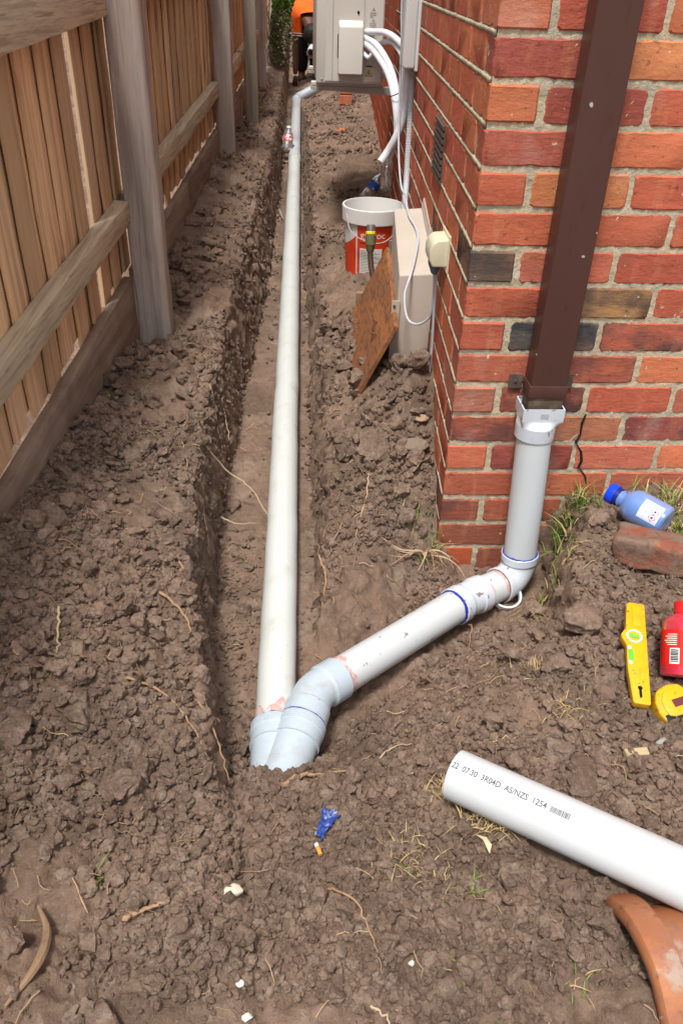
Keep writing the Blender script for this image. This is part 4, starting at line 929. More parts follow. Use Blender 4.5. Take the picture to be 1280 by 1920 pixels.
# bucket
bc = V(-.068, 1.75, .088); m_bkt = M('white_bucket', (.70, .69, .665), .38, [((.60, .57, .52), 8, .5, .7, U1, .5)], spec=.4)
bk = thing('bucket', 'white plaster bucket with red and white label on the soil', 'bucket', tuple(bc))
bprof = [(.0, .001), (0, .108), (.004, .112), (.225, .122), (.226, .131), (.228, .133), (.272, .1345), (.285, .1345), (.287, .133), (.287, .126), (.270, .1245), (.03, .108), (.03, .001)]
obj('pail', sm('pail', lathe(bprof, bc, (0, 0, 1), 56)), m_bkt, bk)
A = facing(bc, (0, 0, 1)); bx_, by_, _ = frame_of((0, 0, 1))
sg = 1 if (bx_ * math.cos(A + .3) + by_ * math.sin(A + .3)).x > (bx_ * math.cos(A) + by_ * math.sin(A)).x else -1
def bl(a0, a1, h0, h1, off, n=16):
    v = []; f = []
    for i in range(n + 1):
        t = A + sg * (a0 + (a1 - a0) * i / n)
        for h in (h0, h1 if not callable(h1) else h1(i / n)):
            r = .112 + (.122 - .112) * (h - .004) / .221 + off; v.append(bc + V(0, 0, h) + (bx_ * math.cos(t) + by_ * math.sin(t)) * r)
    for i in range(n): f.append((2 * i, 2 * i + 2, 2 * i + 3, 2 * i + 1))
    return v, f
m_brd = M('red_orange_print', (.62, .055, .016), .45, [((.52, .04, .015), 12, .5, .7, U1, .5), ((.7, .5, .4), 60, .70, .73, U1, .6)])
lb1 = obj('label', mesh('l1', *bl(-.55, .75, .006, .222, .0006, 24)), m_brd, bk)
obj('label_swoosh', mesh('l2', *bl(-1.45, -.60, .006, lambda u: .128 + .05 * u * u, .0006)), m_brd, bk)
obj('label_panel', mesh('l3', *bl(-.43, .40, .020, .128, .0011)), m_white, lb1)
obj('label_text', mesh('l4', *join([bl(-.40, .30 - .1 * (k % 3), .026 + k * .0066, .0285 + k * .0066, .0015, 10) for k in range(15)])), m_lab, lb1)
def btext(s, size, a0, h, off):
    tv, tf = text(s, size); out = []
    for x, y, z in tv:
        hh = h + y; r = .112 + .01 * (hh - .004) / .221 + off; t = A + sg * (a0 + x / r); out.append(bc + V(0, 0, hh) + (bx_ * math.cos(t) + by_ * math.sin(t)) * r)
    return out, tf
obj('label_name', mesh('l5', *btext('gyproc', .040, -.42, .172, .0012)), m_white, lb1)
obj('label_line', mesh('l6', *bl(-.44, .40, .150, .153, .0012)), m_black, lb1)
hpt = [bc + V(-.120, -.06, .262), bc + V(-.10, -.115, .200), bc + V(-.03, -.142, .165), bc + V(.04, -.140, .165), bc + V(.10, -.10, .21), bc + V(.125, -.04, .262)]
obj('wire_handle', sm('wh', sweep(catmull(hpt, 8), .0022, 8)), m_grey, bk)
# hose end with connector
hz = thing('water_hose', 'brown hose end with green tap connector standing in front of the bucket', 'hose', (-.1, 1.2, .1))
m_olive = M('olive_plastic', (.12, .12, .055), .5, [((.18, .17, .09), 30, .5, .7, U1, .5)])
obj('hose_pipe', sm('hpipe', sweep(catmull([(-.062, 1.13, .12), (-.094, 1.159, .200), (-.112, 1.194, .250), (-.119, 1.225, .30), (-.120, 1.24, .335)], 8), .0105, 14)), M('brown_rubber', (.06, .032, .02), .5), hz)
obj('connector', sm('con', lathe([(0, .011), (.004, .014), (.022, .017), (.026, .020), (.062, .0205), (.064, .017), (.078, .0165)], (-.120, 1.238, .318), (.01, .28, .96), 18)), m_olive, hz)
obj('collar', sm('col', lathe([(.064, .0175), (.066, .019), (.074, .019), (.076, .016)], (-.120, 1.238, .318), (.01, .28, .96), 18)), m_wy, hz)
obj('nozzle', sm('noz', lathe([(.074, .0155), (.078, .0165), (.098, .0165), (.10, .012), (.10, .001)], (-.120, 1.238, .318), (.01, .28, .96), 18)), M('chrome', (.45, .46, .46), .3, metal=.8), hz)

# ======================= litter: bottles, wrapper, chips =======================
m_pet = M('clear_bottle', (.80, .84, .86), .08, trans=.85, spec=.5); m_petlab = M('blue_label', (.03, .10, .42), .4, [((.6, .65, .7), 40, .55, .6, U1, .9)])
def pet(name, p0, d, lab, capcol, labcol=None, L=.20, r=.031):
    t = thing(name, lab, 'bottle', tuple(p0)); d = Vector(d).normalized()
    obj('bottle_wall', sm('pet', lathe([(0, .001), (0, r * .8), (.006, r), (.05, r), (.055, r * .93), (.06, r), (.12, r), (.145, r * .9), (.175, r * .5), (.185, r * .42), (.198, r * .42)], p0, d, 24)), m_pet, t)
    obj('cap', sm('pc', lathe([(.186, r * .44), (.186, r * .52), (.204, r * .52), (.205, r * .45), (.205, .001)], p0, d, 20)), M('cap_' + name, capcol, .4), t)
    if labcol: obj('label', sm('pl', lathe([(.066, r * 1.015), (.116, r * 1.015)], p0, d, 24)), labcol, t)
pet('water_bottle', V(-.048, 2.56, .205), (.50, .52, .50), 'clear water bottle with blue label and cap behind the bucket', (.01, .12, .55), m_petlab)
pet('plastic_bottle', V(.055, 2.42, .29), (.05, .62, .72), 'clear empty plastic bottle lying against the brick wall below the hoses', (.35, .30, .28))
pet('drink_bottle', V(-.470, 5.05, .0), (.10, .62, .66), 'clear bottle with red label wedged beside the pipe in the trench', (.6, .6, .6), M('red_wrap', (.55, .03, .03), .4, [((.8, .8, .8), 30, .5, .55, U1, .9)]), .2, .04)
one('scrap_blade', mesh('sb', [(-.518, 3.66, -.09), (-.492, 3.40, -.085), (-.480, 3.37, -.098), (-.500, 3.62, -.11), (-.519, 3.66, -.093), (-.493, 3.40, -.088), (-.481, 3.37, -.101), (-.501, 3.62, -.113)], [(0, 1, 2, 3), (7, 6, 5, 4), (0, 4, 5, 1), (1, 5, 6, 2), (2, 6, 7, 3), (3, 7, 4, 0)]), m_white, 'pale plastic strip lying between pipe and trench wall', 'plastic strip')
def hz_(x, y): return float(H(np.array([x]), np.array([y]))[0])
m_peb = M('white_stone', (.62, .55, .43), .8, [((.45, .36, .27), 40, .5, .7, U1, .7)], [(90, .4, U1, .002)]); m_gst = M('grey_stone', (.30, .29, .27), .8, [((.2, .18, .16), 40, .5, .7, U1, .6)]); m_tan = M('tan_stone', (.34, .23, .155), .9, [((.24, .15, .10), 30, .5, .7, U1, .6)], [(90, .5, U1, .003)])
m_shell = M('shell_white', (.62, .58, .52), .6, [((.25, .2, .16), 60, .5, .62, U1, .8)]); m_ob = M('brick_chip', (.42, .13, .055), .9, [((.28, .08, .04), 40, .5, .7, U1, .6)])
def peb(x, y, d, seed, mat, lab, cat='stone', name='pebble', group=None, rz=.4): return rock(name, (x, y, hz_(x, y) + d[2] * .55), d, seed, mat, lab, cat, rz, 3, .14, group)
peb(-.508, -1.164, (.015, .013, .010), 201, m_peb, 'smooth cream pebble at lower left of centre')
peb(-.366, -.901, (.015, .012, .008), 202, m_shell, 'dirty white shell fragment below the junction fitting', 'shell', 'shell_fragment')
peb(.280, -.883, (.014, .011, .009), 203, m_gst, 'smooth grey pebble below the yellow tape measure')
peb(-.029, .279, (.028, .018, .012), 204, m_tan, 'flat tan stone on the spoil heap beside the wall corner')
rock('rubble_stone', (-.055, .205, .055), (.046, .036, .032), 205, M('pale_rubble', (.21, .16, .12), .92, [((.34, .29, .22), 20, .5, .66, U1, .7), ((.11, .075, .055), 40, .55, .7, U1, .7)], [(70, .7, U1, .005)]), 'pale grey lump of rubble on the bank left of the wall corner', 'rubble', .3, 4, .2)
rock('soil_clod', (-.030, .400, .250), (.060, .036, .042), 206, m_lump, 'upright clod of soil leaning on the beige cover', 'clod', .2, 4, .24)
peb(-.052, 4.784, (.045, .026, .02), 207, m_ob, 'orange brick fragment on the far bank under the air conditioner', 'brick fragment', 'brick_fragment')
peb(-.270, -1.205, (.006, .005, .004), 208, m_ob, 'tiny orange brick chip in the foreground soil', 'brick chip', 'brick_chip')
peb(-.213, -.33, (.012, .008, .006), 209, m_ob, 'small orange brick chip beside the branch pipe', 'brick chip', 'brick_chip')
for i, (x, y, lab) in enumerate(((-.238, -1.262, 'dirty white shell chip in the foreground right of centre'), (-.49, -1.296, 'white mortar chip at the bottom left of centre'), (-.478, -1.345, 'small white mortar chip at the bottom edge left of centre'), (-.566, -1.155, 'tiny white chip left of the cream pebble'))):
    peb(x, y, (.008, .006, .005) if i < 3 else (.004, .004, .003), 220 + i, m_shell, lab, 'chip', 'mortar_chip')
zc = hz_(.217, -.917) + .008; mb_ = bevel(mesh('wo', *oriented(box(-.022, .022, -.008, .008, -.006, .006), (.217, -.917, zc), (.98, .05, .02), (-.05, .98, .1), (0, -.1, 1))), .001, 1)
one('timber_chip', mb_, M('pale_timber', (.42, .34, .20), .85, [((.25, .18, .1), 30, .5, .66, (1, 5, 5), .7)]), 'small pale timber offcut lying on the soil above the loose pipe', 'timber chip')
# blue plastic wrapper and cigarette end
rw = random.Random(5); v = []; f = []
n, m_ = 12, 6
for i in range(n + 1):
    u = i / n; c = V(-.372, -1.048, 0).lerp(V(-.344, -.992, 0), u); wd = .005 + .012 * u + .004 * rw.random()
    for j in range(m_ + 1):
        w = (j / m_ - .5) * 2; p = c + V(.85, -.4, 0) * wd * w; v.append((p.x, p.y, hz_(p.x, p.y) * .4 - .034 * .6 + .024 + rw.uniform(-.004, .007)))
for i in range(n):
    for j in range(m_): a = i * (m_ + 1) + j; f.append((a, a + 1, a + m_ + 2, a + m_ + 1))
one('plastic_wrapper', mesh('wr', v, f), M('blue_film', (.035, .075, .30), .18, [((.25, .32, .5), 60, .55, .62, U1, .7)], spec=.7), 'crumpled dark blue plastic wrapper on the crumbly soil', 'wrapper')
zc = hz_(-.371, -1.068) + .017
cgt = thing('cigarette_end', 'orange cigarette end beside the blue wrapper', 'cigarette end', (-.371, -1.068, zc))
obj('filter', sm('cig', lathe([(0, .001), (0, .0038), (.016, .0038), (.016, .001)], (-.374, -1.058, zc), (.35, -1, 0), 12)), M('cigarette_orange', (.62, .28, .06), .7), cgt)
obj('stub', sm('cg2', lathe([(-.006, .001), (-.006, .0038), (0, .0038)], (-.374, -1.058, zc), (.35, -1, 0), 12)), m_white, cgt)
# bark strip, clay chip, leaf
m_bark = M('bark', (.26, .165, .10), .9, [((.14, .085, .05), 20, .5, .66, (3, .5, 3), .7)], [(80, .6, (3, .4, 3), .003)])
bp_ = [(-.783, -1.205), (-.762, -1.24), (-.755, -1.28), (-.762, -1.315), (-.785, -1.35)]
one('bark_strip', sm('bark', sweep(catmull([(x, y, hz_(x, y) + .010) for x, y in bp_], 6), [.002 + .005 * math.sin(math.pi * i / 24) for i in range(25)], 8)), m_bark, 'curved strip of brown bark lying at the lower left edge', 'bark')
rock('stone_chip', (-.607, -1.303, hz_(-.607, -1.303) + .010), (.024, .017, .009), 230, m_lump, 'squarish brown stone chip at the bottom left', 'stone', -.5, 3, .12)
zl = hz_(-.09, -1.074) + .014; one('dry_leaf', mesh('lf', [(-.105, -1.055, zl), (-.095, -1.068, zl + .004), (-.088, -1.092, zl), (-.082, -1.078, zl + .005), (-.088, -1.062, zl + .002)], [(0, 1, 4), (1, 2, 3), (1, 3, 4)]), M('dead_leaf', (.55, .45, .28), .8), 'pale torn leaf on the soil below the loose pipe', 'leaf')
rg_ = lathe([(0, .040), (0, .046), (.012, .0465), (.012, .0405), (0, .040)], (.172, -.160, -.222), (.1, -.35, .93), 32); one('pipe_ring', sm('rng', rg_), m_fitw, 'white plastic pipe ring lying under the elbow fitting', 'ring')

# ---------- larger clods that can be told apart ----------
CL = [(-.904, -.905, (.050, .060, .022), 301, 'flat slab of soil at the left edge of the frame'), (-.835, -.800, (.030, .026, .018), 302, 'rounded clod beside the flat slab at left'),
      (-.569, -1.005, (.024, .020, .015), 303, 'rounded clod at the near end of the trench wall'), (-.171, -1.206, (.030, .024, .017), 304, 'large clod in the foreground right of centre'),
      (.225, -.560, (.050, .046, .034), 305, 'big pale clod left of the spirit level'), (.135, -.675, (.034, .040, .024), 306, 'clod at the lip of the pit'), (.205, -.765, (.034, .026, .020), 307, 'flattish clod below left of the spirit level'),
      (.155, -.905, (.030, .026, .020), 308, 'clod just above the loose pipe'), (.36, -.52, (.040, .032, .026), 309, 'clod above the top end of the spirit level'), (.33, -.66, (.026, .022, .018), 310, 'clod between the spirit level and the red bottle'),
      (-.345, -.790, (.026, .028, .024), 311, 'clod touching the right side of the junction fitting'), (-.93, -.30, (.034, .030, .024), 312, 'clod at the foot of the fence at left'), (-.965, -.16, (.030, .028, .022), 313, 'clod against the plinth board of the fence'),
      (-.86, .02, (.034, .028, .022), 314, 'clod on the left bank below the fence rail'), (.40, -.16, (.050, .036, .030), 315, 'flat clod left of the blue bottle'), (-.60, .245, (.028, .024, .020), 316, 'round clod sitting on the trench floor by the left wall'),
      (-.85, 1.30, (.050, .040, .028), 317, 'clod behind the near fence post'), (-.80, 1.85, (.050, .045, .03), 318, 'clod on the far left bank'), (-.70, -.62, (.026, .022, .014), 319, 'flat clod near the trench edge at left'),
      (-.10, -1.30, (.026, .022, .017), 320, 'clod at the bottom edge right of centre'), (-.02, -1.235, (.022, .018, .015), 321, 'clod left of the terracotta pipe collar'), (-.665, -1.36, (.036, .028, .02), 322, 'wide clod at the bottom left corner'), (.31, -.90, (.024, .02, .016), 323, 'clod right of the timber offcut')]
for x, y, d, sd_, lab in CL: rock('soil_clod', (x, y, hz_(x, y) + d[2] * .45), d, sd_, m_lump, lab, 'clod', sd_ * .7, 4, .24, 'large clods of soil')

# ======================= roots, straw, grass =======================
m_root = M('root', (.36, .225, .13), .8, [((.28, .16, .09), 40, .5, .66, U1, .6)]); m_rootp = M('pale_root', (.48, .36, .24), .75, [((.4, .28, .18), 40, .5, .66, U1, .5)])
def root(pts, r, mat, lab, name='root', wig=.0028, seed=0):
    rr = random.Random(seed); P = []
    for i, p in enumerate(pts):
        x, y = p[:2]; z = (hz_(x, y) + .012 if len(p) == 2 else max(p[2], hz_(x, y) + .007)); P.append((x, y, z))
    c = catmull(P, 7); c = [q + V(rr.gauss(0, wig), rr.gauss(0, wig), abs(rr.gauss(0, wig * .4))) * (.5 if 0 < i < len(c) - 1 else 0) for i, q in enumerate(c)]; c = catmull(c, 2)
    n = len(c); return one(name, sm(name, sweep(c, [max(r * (1 - .75 * i / n), .0006) for i in range(n)], 6)), mat, lab, 'root')
ROOTS = [([(-.435, -.905), (-.40, -.873), (-.36, -.862), (-.31, -.858)], .0052, m_root, 'thick brown root below the junction fitting'),
 ([(-.62, -.78, .02), (-.585, -.80, .0), (-.555, -.84, -.02), (-.535, -.90, -.04)], .003, m_root, 'root over the near trench edge at lower left'),
 ([(-.72, -.80), (-.66, -.80), (-.60, -.84), (-.55, -.93), (-.53, -.97)], .0028, m_root, 'long thin root curving toward the near end of the trench'),
 ([(-.70, -.52), (-.66, -.545), (-.63, -.60, .0), (-.61, -.66, -.05)], .0034, m_root, 'forked root hanging over the left trench edge'),
 ([(-.67, -.42), (-.64, -.47, .01), (-.625, -.50, -.03)], .0026, m_root, 'short root over the left trench edge'),
 ([(-.70, .18, .02), (-.62, .24, -.05), (-.55, .22, -.10), (-.50, .16, -.15), (-.47, .10, -.17)], .0030, m_rootp, 'pale root crossing the trench floor to the pipe'),
 ([(-.63, .10, -.13), (-.58, .10, -.155), (-.53, .12, -.165)], .0030, m_rootp, 'second pale root lying on the trench floor'),
 ([(-.70, -.02), (-.665, -.02, .015), (-.645, -.10, -.05), (-.625, -.20, -.12)], .0022, m_root, 'orange root hanging down the left trench wall'),
 ([(-.72, .10), (-.70, .02), (-.69, -.08), (-.66, -.18, .0)], .0018, m_root, 'thin root along the left trench edge'),
 ([(-.68, .50, .0), (-.655, .46, -.05), (-.645, .42, -.10)], .0036, m_rootp, 'cut pale root end in the left trench wall'),
 ([(-.655, .60, -.03), (-.635, .55, -.08), (-.632, .50, -.12)], .0028, m_rootp, 'smaller cut root end in the left trench wall'),
 ([(-.88, -.62), (-.87, -.68), (-.855, -.74), (-.850, -.80)], .0030, m_rootp, 'thin pale root lying on the left bank'),
 ([(-.345, -.10, -.12), (-.33, -.17, -.15), (-.345, -.28, -.19), (-.365, -.34, -.215)], .0030, m_root, 'root on the right trench wall beside the long pipe'),
 ([(-.275, -.02, -.08), (-.31, -.08, -.11), (-.33, -.14, -.15)], .0020, m_root, 'thin root above the branch pipe'),
 ([(.055, -.262, -.235), (.05, -.31, -.20), (.035, -.36, -.20), (.02, -.42, -.19)], .0022, m_root, 'root below the branch pipe bend'),
 ([(-.115, -.33, -.23), (-.11, -.30, -.20), (-.105, -.27, -.19)], .0022, m_root, 'root behind the branch pipe'),
 ([(-.365, -1.13), (-.32, -1.165), (-.295, -1.23), (-.285, -1.285)], .0022, m_root, 'long thin root curving in the foreground'),
 ([(-.31, -1.33), (-.285, -1.35), (-.29, -1.40)], .0022, m_rootp, 'short root at the bottom edge of the frame'),
 ([(-.20, .10, -.03), (-.21, .02, -.06), (-.24, -.06, -.09), (-.25, -.10, -.11)], .0020, m_rootp, 'pale root on the bank between pipe and wall corner'),
 ([(-.66, -1.22), (-.63, -1.20), (-.60, -1.185)], .0045, m_root, 'stubby broken root at lower left'),
 ([(-.25, -.77), (-.21, -.755), (-.17, -.765)], .0024, m_rootp, 'short straight root right of the junction fitting')]
for i, (p, r, mt, lab) in enumerate(ROOTS): root(p, r, mt, lab, seed=i)
# root crown by the house corner
rc = thing('dead_plant', 'spreading dead weed with straw-like roots below the house corner', 'weed', (-.035, -.045, -.17)); rr = random.Random(9)
for k in range(16):
    a = rr.uniform(-2.9, .35); Ln = rr.uniform(.06, .19); p = V(-.04, -.05, -.155); P = [p]
    for s_ in range(4): p = p + V(math.cos(a), math.sin(a) * .55, 0) * Ln / 4 + V(0, 0, .012 - .014 * s_ + rr.gauss(0, .006)); a += rr.gauss(0, .25); P.append(p)
    P = [V(q.x, min(q.y, -.008 if q.x > 0 else .05), max(q.z, hz_(q.x, q.y) + .003)) for q in P]
    obj('root_strand', sm('rs', sweep(catmull(P, 5), [max(.0030 * (1 - .8 * i / 21), .0007) for i in range(21)], 6)), m_rootp if k % 3 else m_root, rc)
def blades(pos, n, ln, spread, seed, green=.7, wd=.0022, lean=(0, 0)):
    r = random.Random(seed); Vg, Fg, Vd, Fd = [], [], [], []
    for _ in range(n):
        x, y = pos[0] + r.gauss(0, spread), pos[1] + r.gauss(0, spread * .8)
        if y > -.006 and x > SH * y - .006: y = -.006 - r.random() * .02
        z = hz_(x, y) - .003; a = r.uniform(0, 6.283); L = ln * r.uniform(.4, 1.15); w = wd * r.uniform(.6, 1.3); b = r.uniform(.35, 1.5)
        dx, dy = math.cos(a) + lean[0], math.sin(a) + lean[1]; px, py = -math.sin(a), math.cos(a); vv = []
        for i in range(5):
            t = i / 4; hx = x + dx * L * b * .5 * t * t + dx * L * .12 * t; hy = y + dy * L * b * .5 * t * t + dy * L * .12 * t; hzz = z + L * (t - .42 * b * t * t)
            if hy > -.004 and hx > SH * hy - .004: hy = -.004
            ww = w * (1 - t) + .0002; vv += [(hx - px * ww, hy - py * ww, hzz), (hx + px * ww, hy + py * ww, hzz)]
        V_, F_ = (Vg, Fg) if r.random() < green else (Vd, Fd); o_ = len(V_); V_ += vv; F_ += [(o_ + 2 * i, o_ + 2 * i + 1, o_ + 2 * i + 3, o_ + 2 * i + 2) for i in range(4)]
    return (Vg, Fg), (Vd, Fd)
m_grass = M('grass', (.13, .20, .040), .6, [((.24, .28, .08), 60, .45, .65, U1, .7)], island=.35, spec=.2); m_dry = M('dry_grass', (.46, .34, .17), .8, [((.32, .21, .10), 60, .5, .66, U1, .6)], island=.3, spec=.15)
def tuft(pos, n, ln, sp_, seed, green, lab, wd=.0022, lean=(0, 0)):
    g, d = blades(pos, n, ln, sp_, seed, green, wd, lean); t = thing('grass_tuft', lab, 'grass', (pos[0], pos[1], hz_(*pos)), 'grass tufts on the dug soil')
    if g[0]: tag(obj('green_blades', mesh('gb', *g), m_grass, t), kind='stuff')
    if d[0]: tag(obj('dry_blades', mesh('db', *d), m_dry, t), kind='stuff')
tuft((.365, -.035), 150, .085, .024, 1, .68, 'bushy green grass tuft against the wall right of the riser pipe')
tuft((.60, -.085), 170, .080, .045, 2, .55, 'grass tuft along the wall at the right edge behind the blue bottle')
tuft((.605, -.20), 120, .060, .03, 22, .6, 'grass tuft at the right edge below the blue bottle')
tuft((.335, -.075), 12, .11, .010, 3, .8, 'few long green blades beside the riser pipe', .003, (-.5, -.3))
tuft((.245, -.275), 95, .080, .022, 4, .35, 'mostly dry grass tuft right of the elbow fitting', .002, (.3, -.2))
tuft((.20, -.345), 26, .05, .014, 5, .5, 'small grass tuft below the dry one by the pit')
tuft((-.065, .045), 40, .060, .026, 6, .8, 'sparse green weeds on the bank below the wall corner')
tuft((-.012, -.012), 22, .075, .012, 7, .5, 'drooping weed stems beside the wall corner', .002, (.4, -.5))
tuft((-.05, -.075), 14, .05, .006, 8, .8, 'small green sprout growing from the root crown')
tuft((-.705, -1.150), 11, .05, .008, 9, .95, 'single green seedling on the left soil', .0026)
tuft((-.172, -1.285), 9, .04, .006, 10, .8, 'little green grass sprout at the bottom right of centre', .002)
tuft((-.128, -1.155), 10, .05, .006, 11, .8, 'green grass sprout below the loose pipe', .0024)
tuft((-.962, .38), 14, .045, .012, 12, .9, 'small green weed at the foot of the plinth board'); tuft((-.845, .90), 14, .04, .014, 13, .9, 'small green weed at the foot of the near post')
tuft((.10, -.646), 85, .045, .022, 14, .02, 'dry straw tuft at the lip of the pit', .0013); tuft((.12, -.80), 60, .045, .02, 15, .02, 'dry straw tuft above the loose pipe', .0013)
tuft((-.135, -.955), 80, .045, .018, 16, .12, 'dry straw tuft under the cut end of the loose pipe', .0014); tuft((-.075, -1.035), 110, .05, .024, 17, .03, 'dry straw tuft below the loose pipe', .0014); tuft((-.215, -1.09), 90, .045, .03, 18, .03, 'scattered dry straw tuft in the foreground', .0013)
tuft((-.10, -1.40), 22, .04, .03, 19, .4, 'mixed grass at the bottom edge by the terracotta pipe', .0016); tuft((-.01, -1.31), 14, .035, .014, 20, .5, 'tiny grass sprout beside the terracotta collar', .0016)
# loose straw and fine root fibres
rsx = np.random.RandomState(12); sv = []; sf = []
def fibre(x, y, L, r, seed):
    rr = random.Random(seed); a = rr.uniform(0, 6.283); p = [x, y]; P = []
    for i in range(5): P.append((p[0], p[1], hz_(p[0], p[1]) + .008 + rr.uniform(0, .005))); a += rr.gauss(0, .5); p = [p[0] + math.cos(a) * L / 4, p[1] + math.sin(a) * L / 4]
    return sweep(P, r, 3, False)
k = 0
while k < 760:
    x, y = rsx.uniform(-1.0, .7), (rsx.uniform(-1.45, .3) if rsx.rand() < .7 else rsx.uniform(.3, 4.5))
    if y > .3: x = rsx.uniform(-.9, .05)
    if not clear_of(np.array([x]), np.array([y]), .03)[0]: continue
    vv, ff = fibre(x, y, rsx.uniform(.012, .06), rsx.uniform(.0004, .0011), k); n0 = len(sv); sv += vv; sf += [tuple(i + n0 for i in q) for q in ff]; k += 1
tag(obj('dry_straw', mesh('straw', sv, sf, True), M('straw', (.42, .29, .16), .8, island=.4)), 'loose straw and root fibres strewn over the soil', None, None, 'stuff')

# ======================= far end: shrub, bricks, worker =======================
bp = thing('brick_stack', 'two stacked red bricks standing on the far bank below the air conditioner', 'bricks', (-.02, 5.9, .2))
for k in range(3):
    o_ = bpy.data.objects.new('brick', me_side[k]); COL.objects.link(o_); o_.parent = bp; o_.location = V(.04, 5.95, .19 + k * .082) - Vector(bp.location); o_.color = PAL[k] + (0,)
def shrub(name, lab, c, rx, ry, z0, z1, nleaf, mat, seed, sz=.03):
    t = thing(name, lab, 'shrub', (c[0], c[1], z0)); r = np.random.RandomState(seed); g = random.Random(seed)
    blobs = [(c[0] + r.randn() * rx * .5, c[1] + r.randn() * ry * .5, z0 + (z1 - z0) * (.2 + .8 * r.rand()), r.uniform(.12, .26)) for _ in range(26)]
    n = nleaf; b = np.array(blobs)[r.randint(0, len(blobs), n)]; d = r.randn(n, 3); d /= np.linalg.norm(d, axis=1)[:, None]; P = b[:, :3] + d * (b[:, 3] * r.rand(n) ** .4)[:, None]
    P = P[(P[:, 2] > z0) & (P[:, 0] > -1.02 + SH * P[:, 1]) & (P[:, 0] < SH * P[:, 1] - .03)]; n = len(P); Rm = rotmats(n, r, 1.0)
    lf = np.array([(-.5, 0, 0), (0, -.3, .06), (.5, 0, 0), (0, .3, .06)]); v = np.einsum('nij,vj->nvi', Rm, lf) * (sz * r.uniform(.6, 1.4, n))[:, None, None] + P[:, None]
    obj('crown', np_mesh('crown', v.reshape(-1, 3), np.arange(n * 4).reshape(-1, 4), False), mat, t)
    st_ = []
    for k in range(26):
        p = V(c[0] + g.gauss(0, rx * .5), c[1] + g.gauss(0, ry * .4), z0 - .05); q = V(*blobs[k % 26][:3]); st_.append(sweep(catmull([p, p.lerp(q, .5) + V(g.gauss(0, .04), 0, 0), q], 4), [.008, .008, .007, .007, .006, .006, .005, .004, .003], 5))
    obj('stems', sm('stems', join(st_)), M('stem_' + name, (.17, .13, .09), .9), t)
m_leafb = M('bright_leaf', (.10, .23, .03), .45, island=.5, spec=.35); m_leafd = M('dull_leaf', (.085, .095, .045), .6, [((.18, .15, .08), 5, .5, .65, U1, .7)], island=.5, spec=.2)
shrub('leafy_shrub', 'bright green leafy shrub growing at the far end beside the fence', (-.68, 8.75), .15, .2, .60, 1.45, 6000, m_leafb, 3, .055)
shrub('scrubby_bush', 'dull olive scrubby bush with bare stems below the leafy shrub', (-.66, 8.35), .12, .2, .20, .70, 5000, m_leafd, 4, .03)
shrub('hedge', 'dark green hedge closing the far end of the passage', (-.22, 11.2), .40, .3, .2, 2.0, 16000, M('hedge_leaf', (.045, .085, .02), .55, island=.5), 5, .07)

def skin(name, verts, edges, radii, mat, parent, sub=2, root=0):
    me = bpy.data.meshes.new(name); me.from_pydata(verts, edges, []); o = bpy.data.objects.new(name, me); COL.objects.link(o)
    s = o.modifiers.new('s', 'SKIN'); s.use_smooth_shade = True
    for i, r in enumerate(radii):
        sv_ = me.skin_vertices[0].data[i]; sv_.radius = (r, r) if not hasattr(r, '__len__') else r; sv_.use_root = (i == root)
    m_ = o.modifiers.new('u', 'SUBSURF'); m_.levels = sub; m_.render_levels = sub
    dg = bpy.context.evaluated_depsgraph_get(); me2 = bpy.data.meshes.new_from_object(o.evaluated_get(dg)); bpy.data.objects.remove(o)
    me2.polygons.foreach_set('use_smooth', [True] * len(me2.polygons)); return obj(name, me2, mat, parent)
m_skin = M('skin', (.115, .048, .030), .5); m_orange = M('hi_vis_orange', (.95, .13, .008), .7, [((.80, .09, .006), 9, .45, .65, U1, .7)], [(25, .3, U1, .01)]); m_trou = M('black_trousers', (.010, .011, .014), .8, [(20, .3, U1, .01)] and [], [(20, .3, U1, .01)])
pe = thing('person', 'person in orange shirt and black trousers bending over the far end of the pipe', 'person', (-.24, 9.45, .0))
pel, che, nek, hd = V(-.22, 9.62, .84), V(-.29, 9.20, .76), V(-.22, 9.08, .66), V(-.195, 9.00, .55)
shl, shr = V(-.375, 9.16, .72), V(-.135, 9.13, .72)
B = [pel, pel.lerp(che, .5), che, nek, hd, shl, V(-.392, 9.14, .46), V(-.388, 9.10, .24), V(-.392, 9.08, .13), shr, V(-.12, 9.08, .55), V(-.175, 8.98, .42), V(-.20, 8.96, .40), V(-.31, 9.62, .80), V(-.315, 9.50, .45), V(-.31, 9.56, .10), V(-.14, 9.62, .80), V(-.13, 9.46, .45), V(-.14, 9.56, .10), V(-.31, 9.44, .04), V(-.14, 9.44, .04), V(-.190, 8.965, .48)]
E_ = [(0, 1), (1, 2), (2, 3), (3, 4), (2, 5), (5, 6), (6, 7), (7, 8), (2, 9), (9, 10), (10, 11), (11, 12), (0, 13), (13, 14), (14, 15), (0, 16), (16, 17), (17, 18), (15, 19), (18, 20), (4, 21)]
Rr = [.13, .12, .13, .055, .088, .058, .043, .036, .030, .058, .043, .034, .030, .085, .062, .045, .085, .062, .045, .038, .038, .06]
bod = skin('body', B, E_, Rr, m_skin, pe)
